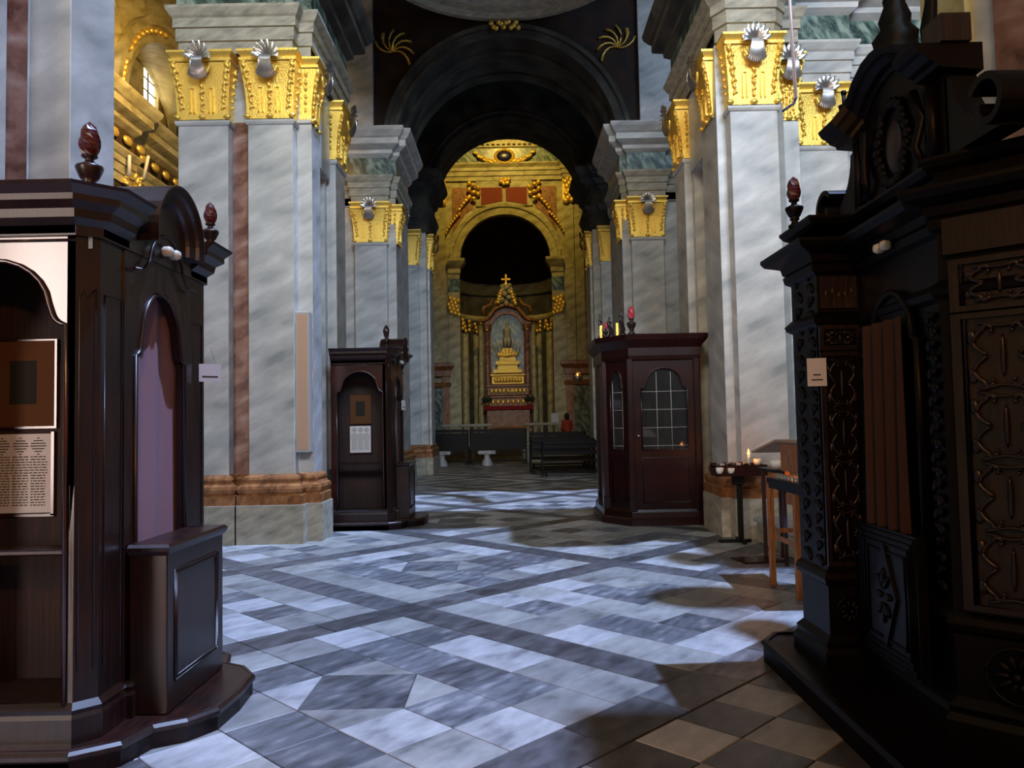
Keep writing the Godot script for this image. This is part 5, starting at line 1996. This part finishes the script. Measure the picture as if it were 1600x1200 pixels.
	candle(Vector3(2.62, 0.998, -6.98), 0.018, 0.05, "short burning candle among the jars under the sloping box", true)
	# second, darker stand behind with a white bowl
	t = thing("candle_stand", "slender brown stand with thin legs behind the oak rack", "candle stand")
	for p in [[2.86, -9.0], [2.92, -8.5], [3.05, -9.0]]:
		s = st0()
		box(s, p[0] - 0.018, p[0] + 0.018, 0.0 if p[0] < 3.0 else 0.0, 1.0, p[1] - 0.018, p[1] + 0.018)
		obj("leg", s, M.old_gold if p[0] < 2.9 else M.walnut, t)
	s = st0()
	box(s, 2.80, 3.08, 1.0, 1.03, -9.05, -8.45, 0.006)
	obj("top", s, M.iron, t)
	s = st0()
	lathe(s, Vector3.ZERO, [Vector2(0.001, 0), Vector2(0.05, 0), Vector2(0.08, 0.05), Vector2(0.09, 0.10), Vector2(0.08, 0.10), Vector2(0.06, 0.04), Vector2(0.001, 0.03)], 12)
	solo("bowl", s, M.ivory, "white bowl on the slender brown stand behind the oak rack", "bowl", at(2.89, 1.03, -8.6))
	# floor mat
	t = thing("floor_mat", "small dark ribbed mat lying on the floor by the candle stands", "mat", Vector3(2.72, 0, -8.85), 0.15)
	s = st0()
	box(s, -0.24, 0.24, 0.0, 0.012, -0.2, 0.2, 0.004)
	obj("backing", s, M.iron, t)
	for k in 6:
		s = st0()
		box(s, -0.22, 0.22, 0.012, 0.018, -0.17 + k * 0.06, -0.145 + k * 0.06)
		obj("rib", s, M.walnut, t)

# ------------------------------------------------------------------ altar and what stands round it
func build_altar() -> void:
	var cx := -0.2
	var s := st0()
	var t := thing("chancel_platform", "raised stone platform with steps in front of the far altar", "platform")
	s = st0()
	box(s, cx - 2.1, cx + 2.1, 0, 0.6, -36.4, -39.5)
	box(s, -6.9, 6.9, 0, 0.6, -32.4, -36.5)
	obj("platform", s, M.stone, t)
	for k in 2:
		s = st0()
		box(s, -2.2 + 0.1 * k, 1.8 - 0.1 * k, 0.0, 0.2 + k * 0.2, -32.4, -31.8 - 0.3 * k)
		obj("step", s, M.stone, t)
	t = thing("altar", "far altar with red cloth, gilded tiers and a curved crown in the apse", "altar", Vector3(cx, 0.6, -38.3))
	s = st0()
	box(s, -1.7, 1.7, 0, 0.25, -0.7, 1.0, 0.02)
	box(s, -1.5, 1.5, 0.25, 0.5, -0.7, 0.7, 0.02)
	obj("altar_steps", s, M.stone, t)
	s = st0()
	box(s, -1.05, 1.05, 0.5, 1.62, -0.5, 0.25, 0.03)
	sweep(s, pv([-1.05, -0.5, -1.05, 0.25, 1.05, 0.25, 1.05, -0.5]), [Vector2(0.0, 0.5), Vector2(0.08, 0.55), Vector2(0.08, 0.7), Vector2(0, 0.8)])
	obj("altar_block", s, M.orange_marble, t)
	s = st0()
	box(s, -1.2, 1.2, 1.62, 1.80, -0.5, 0.36, 0.02)
	obj("altar_cloth", s, M.red_cloth, t)
	for k in 3:
		s = st0()
		var y := 1.80 + k * 0.55
		box(s, -1.25 + k * 0.22, 1.25 - k * 0.22, y, y + 0.42, -0.75 - k * 0.05, -0.35 - k * 0.12, 0.03)
		box(s, -1.3 + k * 0.22, 1.3 - k * 0.22, y + 0.42, y + 0.53, -0.75, -0.30 - k * 0.12, 0.02)
		var g := obj("gradine", s, M.orange_marble if k < 2 else M.gold, t)
		s = st0()
		for j in 9:
			ellip(s, Vector3(-1.0 + k * 0.2 + j * (2.0 - k * 0.4) / 8.0, y + 0.22, -0.32 - k * 0.12), Vector3(0.1, 0.14, 0.05))
		obj("gilded_relief", s, M.gold, g)
	s = st0()
	for k in 3:
		var y := 3.45 + k * 0.42
		box(s, -0.72 + k * 0.12, 0.72 - k * 0.12, y, y + 0.2, -0.8, -0.4, 0.02)
		box(s, -0.5 + k * 0.1, 0.5 - k * 0.1, y + 0.2, y + 0.42, -0.8, -0.5)
	obj("tabernacle", s, M.gold, t)
	for side in [-1.0, 1.0]:
		s = st0()
		lathe(s, Vector3(side * 1.0, 0, -0.75), [Vector2(0.24, 0.5), Vector2(0.24, 2.2), Vector2(0.2, 2.3), Vector2(0.17, 2.4), Vector2(0.14, 5.6), Vector2(0.2, 5.7), Vector2(0.24, 5.95)], 12)
		obj("column", s, M.red_marble, t)
		s = st0()
		lathe(s, Vector3(side * 1.32, 0, -0.95), [Vector2(0.2, 0.5), Vector2(0.2, 2.2), Vector2(0.14, 2.4), Vector2(0.12, 5.6), Vector2(0.2, 5.9)], 10)
		obj("column", s, M.yellow_marble, t)
		s = st0()
		for j in 8:
			ellip(s, Vector3(side * 1.0 + 0.14 * sin(j * 2.0), 5.65 + j * 0.04, -0.75 + 0.14 * cos(j * 2.0)), Vector3(0.08, 0.09, 0.08))
		obj("column_capital", s, M.gold, t)
		s = st0()
		tube(s, [Vector3(side * 1.5, 6.0, -0.8), Vector3(side * 1.35, 6.15, -0.7), Vector3(side * 1.1, 6.15, -0.7), Vector3(side * 0.9, 6.3, -0.7), Vector3(side * 0.6, 6.7, -0.7), Vector3(side * 0.3, 6.85, -0.7), Vector3(0, 6.9, -0.7)], 0.10, 7)
		tube(s, [Vector3(side * 1.2, 6.45, -0.8), Vector3(side * 1.15, 6.8, -0.8), Vector3(side * 0.8, 6.95, -0.8), Vector3(side * 0.65, 7.25, -0.8)], 0.10, 7, 0.06)
		obj("scroll_pediment", s, M.orange_marble, t)
	s = st0()
	var back := PackedVector2Array([Vector2(-1.4, 0.5), Vector2(-1.4, 5.9)])
	back.append_array(arc_pts(0, 5.9, 1.1, PI, 0, 16))
	back.append_array(pv([1.4, 5.9, 1.4, 0.5]))
	slab(s, back, 0.15, at(0, 0, -1.0))
	obj("back_panel", s, M.red_marble, t)
	s = st0()
	var nic := PackedVector2Array([Vector2(-0.78, 1.8), Vector2(-0.78, 5.7)])
	nic.append_array(arc_pts(0, 5.7, 0.78, PI, 0, 14))
	nic.append_array(pv([0.78, 1.8]))
	slab(s, nic, 0.05, at(0, 0, -0.96))
	obj("niche", s, M.green_marble, t)
	s = st0()
	arch(s, 0, 5.7, [Vector2(0.76, -0.95), Vector2(0.76, -0.75), Vector2(0.9, -0.75), Vector2(0.9, -0.95)], 0, PI, 18)
	obj("niche_arch", s, M.orange_marble, t)
	s = st0()
	for k in 26:
		var f := k / 25.0
		ellip(s, Vector3(0.5 * (1 - f * 0.7) * sin(k * 2.4), 6.95 + f * 0.95, -0.7 + 0.1 * cos(k * 2.4)), Vector3(0.14, 0.16, 0.12), Basis(Vector3(0, 0, 1), k))
	obj("crown", s, M.stone, t)
	s = st0()
	for k in 10:
		ellip(s, Vector3((0.45 if k % 2 == 0 else -0.45) * (1 - k * 0.05), 6.95 + k * 0.07, -0.55), Vector3(0.1, 0.12, 0.08), Basis(Vector3(0, 0, 1), k))
	obj("crown_gilding", s, M.gold, t)
	s = st0()
	box(s, -0.04, 0.04, 7.9, 8.45, -0.72, -0.66)
	box(s, -0.22, 0.22, 8.16, 8.24, -0.72, -0.66)
	obj("cross", s, M.gold, t)
	# statue in the niche
	s = st0()
	lathe(s, Vector3.ZERO, [Vector2(0.001, 0), Vector2(0.2, 0), Vector2(0.22, 0.3), Vector2(0.16, 0.65), Vector2(0.2, 0.8), Vector2(0.15, 0.92), Vector2(0.06, 0.98), Vector2(0.09, 1.06), Vector2(0.09, 1.14), Vector2(0.001, 1.22)], 10)
	solo("statue", s, M.stone, "small pale draped statue in the niche of the far altar", "statue", at(cx, 5.42, -38.95))
	for k in 8:
		var x := -0.62 + k * 0.177
		candle(Vector3(cx + x, 5.42 - 0.25 * absf(x) - 0.09, -38.74 + 0.02 * k), 0.035, 0.5 - 0.12 * absf(x), "white altar candle, %s from the brown confessional's side" % ["first", "second", "third", "fourth", "fifth", "sixth", "seventh", "eighth"][k], false, "white candles on the far altar", -x * 0.25)
	t = thing("candelabrum", "gilded branching candelabrum under the white candles of the far altar", "candelabrum", Vector3(cx, 4.85, -38.7))
	for k in 8:
		var x := -0.62 + k * 0.177
		s = st0()
		tube(s, [Vector3(0, 0.0, 0), Vector3(x * 0.7, 0.1, 0), Vector3(x, 0.46 - 0.25 * absf(x), 0.02 * k - 0.04)], 0.025, 6)
		obj("branch", s, M.gold, t)
	for side in [-1.0, 1.0]:
		t = thing("altar_plant", "dark leafy plant at the %s end of the red altar cloth" % ("left" if side < 0 else "right"), "plant", Vector3(cx + side * 1.05, 2.40, -38.35))
		s = st0()
		lathe(s, Vector3.ZERO, [Vector2(0.001, 0), Vector2(0.1, 0), Vector2(0.14, 0.2), Vector2(0.001, 0.2)], 8)
		obj("pot", s, M.orange_marble, t)
		for k in 9:
			s = st0()
			var a := k * 2.4
			ellip(s, Vector3(cos(a) * 0.16, 0.28 + 0.04 * (k % 4), sin(a) * 0.12), Vector3(0.05, 0.16, 0.03), Basis(Vector3(0, 0, 1), -cos(a) * 0.9), 6, 4)
			obj("leaf", s, M.leaf_green, t)
	# altar rail in two runs
	for side in [-1.0, 1.0]:
		t = thing("altar_rail", "%s run of the pale stone rail in front of the far altar" % ("left" if side < 0 else "right"), "railing", Vector3(cx, 0.6, -34.2))
		s = st0()
		box(s, side * 0.7, side * 2.9, 0.85, 0.97, -0.12, 0.12, 0.02)
		obj("handrail", s, M.stone, t)
		s = st0()
		box(s, side * 0.7, side * 2.9, 0.0, 0.12, -0.12, 0.12, 0.02)
		obj("foot_rail", s, M.stone, t)
		for k in 7:
			s = st0()
			lathe(s, Vector3(side * (0.85 + k * 0.31), 0, 0), [Vector2(0.05, 0.12), Vector2(0.05, 0.2), Vector2(0.09, 0.38), Vector2(0.04, 0.62), Vector2(0.06, 0.85)], 8)
			obj("baluster", s, M.stone, t)
	# white sign on the rail, hanging sanctuary lamp
	s = st0()
	box(s, -0.16, 0.16, 0, 0.40, -0.01, 0.01)
	box(s, -0.02, 0.02, 0.0, 0.3, -0.05, -0.01)
	solo("white_sign", s, M.paper, "blank white sign standing on the altar rail beside the seated person", "sign", at(1.85, 1.57, -34.2))
	t = thing("sanctuary_lamp", "silver sanctuary lamp hanging on a chain before the right dado", "lamp", Vector3(2.78, 3.3, -33.0))
	s = st0()
	tube(s, [Vector3(0, 0.45, 0), Vector3(0, 16.69, 0)], 0.012, 5)
	obj("chain", s, M.iron, t)
	s = st0()
	lathe(s, Vector3.ZERO, [Vector2(0.02, -0.1), Vector2(0.1, -0.02), Vector2(0.2, 0.08), Vector2(0.23, 0.16), Vector2(0.16, 0.2), Vector2(0.12, 0.22), Vector2(0.06, 0.22)], 12)
	for k in 3:
		var a := TAU * k / 3
		tube(s, [Vector3(cos(a) * 0.2, 0.18, sin(a) * 0.2), Vector3(0, 0.46, 0)], 0.01, 4)
	obj("bowl", s, M.silver, t)
	s = st0()
	lathe(s, Vector3(0, 0.22, 0), [Vector2(0.001, 0), Vector2(0.03, 0.02), Vector2(0.03, 0.07), Vector2(0.001, 0.12)], 8)
	obj("flame", s, M.flame, t)
	var l := OmniLight3D.new()
	l.position = Vector3(0, 0.28, 0)
	l.light_color = Color(1.0, 0.6, 0.25)
	l.light_energy = 0.15
	l.light_size = 0.03
	l.omni_range = 30.0
	l.omni_attenuation = 2.0
	l.shadow_enabled = true
	t.add_child(l)

# ------------------------------------------------------------------ pews
func pew(label: String, x0: float, x1: float, z: float, h: float, panel: bool) -> void:
	var t := thing("pew", label, "pew", Vector3((x0 + x1) * 0.5, 0, z))
	var hw := (x1 - x0) * 0.5
	var W: Material = M.black_wood
	for sx in [-1.0, 1.0]:
		var s := st0()
		slab(s, pv([-0.35, 0, -0.35, 0.12, -0.22, 0.15, -0.22, 0.5, -0.30, h - 0.05, -0.26, h, -0.18, h, 0.1, 0.62, 0.3, 0.55, 0.3, 0.0]), 0.05, Transform3D(Basis(Vector3.UP, PI / 2), Vector3(sx * hw, 0, 0)) * at(0, 0, 0.025))
		obj("end_panel", s, W, t)
	var s := st0()
	box(s, -hw, hw, 0.43, 0.47, -0.3, 0.18, 0.008)
	obj("seat", s, W, t)
	s = st0()
	box(s, -hw, hw, h - 0.1, h + 0.02, 0.2, 0.27, 0.01)
	obj("top_rail", s, W, t)
	for k in (1 if panel else 2):
		s = st0()
		if panel:
			box(s, -hw, hw, 0.55, h - 0.12, 0.21, 0.24)
		else:
			box(s, -hw, hw, 0.62 + k * 0.2, 0.72 + k * 0.2, 0.21, 0.24)
		obj("back_rail", s, W, t)
	s = st0()
	box(s, -hw, hw, 0.12, 0.17, 0.30, 0.48, 0.01)
	for sx in [-1.0, 1.0]:
		box(s, sx * hw * 0.9 - 0.03, sx * hw * 0.9 + 0.03, 0, 0.13, 0.2, 0.46)
	obj("kneeler", s, W, t)

func build_pews() -> void:
	pew("nearest dark wooden pew at the end of the vaulted passage", 0.85, 2.85, -23.3, 1.02, false)
	pew("second dark wooden pew, just behind the nearest one in the passage", 0.55, 2.5, -24.4, 1.06, false)
	pew("third dark wooden pew, level with the dark piers", 0.55, 2.45, -25.6, 1.12, false)
	pew("farthest dark wooden pew of the right-hand row", 0.6, 2.5, -27.4, 1.22, false)
	pew("dark panelled pew in front of the altar, on the brown confessional's side", -3.3, -1.75, -30.4, 1.35, true)
	pew("dark panelled pew in front of the altar, in the middle", -1.65, 0.5, -30.4, 1.35, true)
	for q in [[-2.7, "white stone stool under the panelled pew on the brown confessional's side"], [-1.0, "white stone stool under the middle panelled pew"]]:
		var t := thing("stone_stool", q[1], "stool", Vector3(q[0], 0, -29.6))
		var s := st0()
		box(s, -0.33, 0.33, 0.42, 0.56, -0.15, 0.15, 0.02)
		obj("seat", s, M.tile_white0, t)
		s = st0()
		lathe(s, Vector3.ZERO, [Vector2(0.12, 0.42), Vector2(0.1, 0.3), Vector2(0.2, 0.14), Vector2(0.22, 0.0)], 10)
		obj("foot", s, M.tile_white0, t)
	var s := st0()
	box(s, -4.1, -3.7, 0.0, 1.0, -30.1, -30.6, 0.03)
	box(s, -4.15, -3.65, 1.0, 1.06, -30.05, -30.65, 0.02)
	solo("kneeling_desk", s, M.red_wood, "deep red wooden kneeling desk at the foot of the dark left pier", "desk")
	build_person()

func build_person() -> void:
	# seated figure seen from behind, as one smooth surface
	var o := Node3D.new()
	o.name = numbered("person")
	add_child(o)
	o.position = Vector3(2.3, 0.6, -33.15)
	o.rotation.y = 0.35
	tag(o, "seated person with dark hair and a pink-red top, seen from behind near the altar", "person")
	var bones := [
		[Vector3(0, 0.48, 0), Vector3(0, 0.70, 0.01), 0.16, 0.14], [Vector3(0, 0.70, 0.01), Vector3(0, 0.92, 0.0), 0.14, 0.15],
		[Vector3(-0.16, 0.98, 0), Vector3(0.16, 0.98, 0), 0.07, 0.07], [Vector3(0, 0.96, 0), Vector3(0, 1.10, -0.02), 0.06, 0.05],
		[Vector3(0, 1.16, -0.03), Vector3(0, 1.22, -0.03), 0.085, 0.09],
		[Vector3(-0.19, 0.97, 0), Vector3(-0.24, 0.70, -0.04), 0.055, 0.042], [Vector3(-0.24, 0.70, -0.04), Vector3(-0.12, 0.58, -0.24), 0.042, 0.032],
		[Vector3(0.19, 0.97, 0), Vector3(0.24, 0.70, -0.04), 0.055, 0.042], [Vector3(0.24, 0.70, -0.04), Vector3(0.12, 0.58, -0.24), 0.042, 0.032],
		[Vector3(-0.09, 0.46, -0.02), Vector3(-0.11, 0.46, -0.44), 0.085, 0.06], [Vector3(-0.11, 0.46, -0.44), Vector3(-0.11, 0.06, -0.42), 0.058, 0.04], [Vector3(-0.11, 0.04, -0.42), Vector3(-0.12, 0.03, -0.58), 0.04, 0.03],
		[Vector3(0.09, 0.46, -0.02), Vector3(0.11, 0.46, -0.44), 0.085, 0.06], [Vector3(0.11, 0.46, -0.44), Vector3(0.11, 0.06, -0.42), 0.058, 0.04], [Vector3(0.11, 0.04, -0.42), Vector3(0.12, 0.03, -0.58), 0.04, 0.03]]
	var s := st0()
	surface_net(s, bones, Vector3(-0.36, -0.03, -0.68), Vector3(0.36, 1.36, 0.22), 0.022)
	obj("body", s, M.pink_cloth, o)
	s = st0()
	surface_net(s, [[Vector3(0, 1.20, -0.02), Vector3(0, 1.25, -0.02), 0.098, 0.098], [Vector3(0, 1.08, 0.04), Vector3(0, 1.2, 0.03), 0.06, 0.085]], Vector3(-0.16, 0.98, -0.16), Vector3(0.16, 1.40, 0.18), 0.016)
	obj("hair", s, M.dark_hair, o)
	s = st0()
	box(s, -0.4, 0.4, 0.28, 0.33, -0.2, 0.25, 0.01)
	for x in [-0.36, 0.36]:
		box(s, x - 0.02, x + 0.02, 0.0, 0.28, -0.18, 0.22)
	solo("low_bench", s, M.black_wood, "low dark bench that the person near the altar sits on", "bench", o.transform)

func capsule(p: Vector3, b: Array) -> float:
	var a: Vector3 = b[0]
	var c: Vector3 = b[1]
	var d := c - a
	var t := clampf((p - a).dot(d) / maxf(d.length_squared(), 1e-9), 0.0, 1.0)
	return p.distance_to(a + d * t) - lerpf(b[2], b[3], t)

func surface_net(s: SurfaceTool, bones: Array, lo: Vector3, hi: Vector3, c: float) -> void:
	var nx := int((hi.x - lo.x) / c) + 2
	var ny := int((hi.y - lo.y) / c) + 2
	var nz := int((hi.z - lo.z) / c) + 2
	var f := PackedFloat32Array()
	f.resize(nx * ny * nz)
	for k in nz:
		for j in ny:
			for i in nx:
				var p := lo + Vector3(i, j, k) * c
				var acc := 0.0
				var best := 1e9
				for b in bones:
					var d := capsule(p, b)
					best = minf(best, d)
					if d < 0.2: acc += exp(-d * 45.0)
				f[i + nx * (j + ny * k)] = -log(acc) / 45.0 if acc > 0.0 else best
	var verts := {}
	for k in nz - 1:
		for j in ny - 1:
			for i in nx - 1:
				var sum := Vector3.ZERO
				var n := 0
				for e in [[0, 0, 0, 0], [0, 0, 1, 0], [0, 1, 0, 0], [0, 1, 1, 0], [0, 0, 0, 1], [1, 0, 0, 1], [0, 0, 1, 1], [1, 0, 1, 1], [0, 0, 0, 2], [1, 0, 0, 2], [0, 1, 0, 2], [1, 1, 0, 2]]:
					var a := Vector3i(i + e[0], j + e[1], k + e[2])
					var b := a
					if e[3] == 0: b.x += 1
					elif e[3] == 1: b.y += 1
					else: b.z += 1
					var fa := f[a.x + nx * (a.y + ny * a.z)]
					var fb := f[b.x + nx * (b.y + ny * b.z)]
					if (fa < 0.0) != (fb < 0.0):
						sum += Vector3(a).lerp(Vector3(b), fa / (fa - fb))
						n += 1
				if n > 0: verts[Vector3i(i, j, k)] = lo + sum / n * c
	s.set_smooth_group(1)
	for v in verts:
		for ax in 3:
			var b: Vector3i = v
			b[ax] += 1
			if b.x >= nx or b.y >= ny or b.z >= nz: continue
			var fa := f[v.x + nx * (v.y + ny * v.z)]
			var fb := f[b.x + nx * (b.y + ny * b.z)]
			if (fa < 0.0) == (fb < 0.0): continue
			var u := Vector3i.ZERO
			var w := Vector3i.ZERO
			u[(ax + 1) % 3] = 1
			w[(ax + 2) % 3] = 1
			if not (verts.has(v - u) and verts.has(v - w) and verts.has(v - u - w)): continue
			if fa < 0.0: quad(s, verts[v], verts[v - w], verts[v - u - w], verts[v - u])
			else: quad(s, verts[v], verts[v - u], verts[v - u - w], verts[v - w])
	s.set_smooth_group(-1)

# ------------------------------------------------------------------ small things
func build_small_things() -> void:
	var t := thing("column_speaker", "tall slim beige column loudspeaker fixed to the corner of the left pier", "loudspeaker", Vector3(-2.94, 1.24, -11.1))
	var s := st0()
	box(s, -0.10, 0.10, 0, 1.98, 0, 0.16, 0.008)
	obj("housing", s, M.speaker_grey, t)
	s = st0()
	box(s, -0.072, 0.072, 0.04, 1.94, 0.158, 0.168)
	obj("grille_cloth", s, M.beige_cloth, t)
	# hanging rod in front of the right pier
	t = thing("hanging_rod", "thin pale metal rod hanging before the right pier's gilded capital", "rod", Vector3(3.78, 0, -10.0))
	s = st0()
	tube(s, [Vector3(-0.06, 8.4, 0), Vector3(0.0, 5.75, 0)], 0.022, 8)
	obj("rod", s, M.pale_metal, t)
	s = st0()
	tube(s, [Vector3(0.0, 5.76, 0), Vector3(-0.03, 5.68, 0), Vector3(-0.1, 5.64, 0), Vector3(-0.18, 5.58, 0)], 0.018, 6)
	obj("hook", s, M.blue_stone, t)
	# wall candle bracket in the golden chapel
	t = thing("candle_bracket", "gilded leafy candle bracket on the golden chapel wall", "candle bracket", Vector3(-7.62, 6.55, -15.65))
	s = st0()
	tube(s, [Vector3(-0.36, -0.1, 0), Vector3(-0.1, -0.15, 0), Vector3(0, 0.0, 0)], 0.04, 6)
	obj("arm", s, M.gold, t)
	for k in 9:
		s = st0()
		var a := k * 2.2
		ellip(s, Vector3(0.13 * cos(a), 0.0 + 0.025 * k, 0.2 * sin(a)), Vector3(0.05, 0.09, 0.06), Basis(Vector3(0, 0, 1), k))
		obj("leaf", s, M.gold, t)
	candle(Vector3(-7.6, 6.7, -15.45), 0.035, 0.42, "upright white candle on the golden chapel bracket", false)
	candle(Vector3(-7.56, 6.74, -15.95), 0.035, 0.55, "longer leaning white candle on the golden chapel bracket", false, "", -0.2)
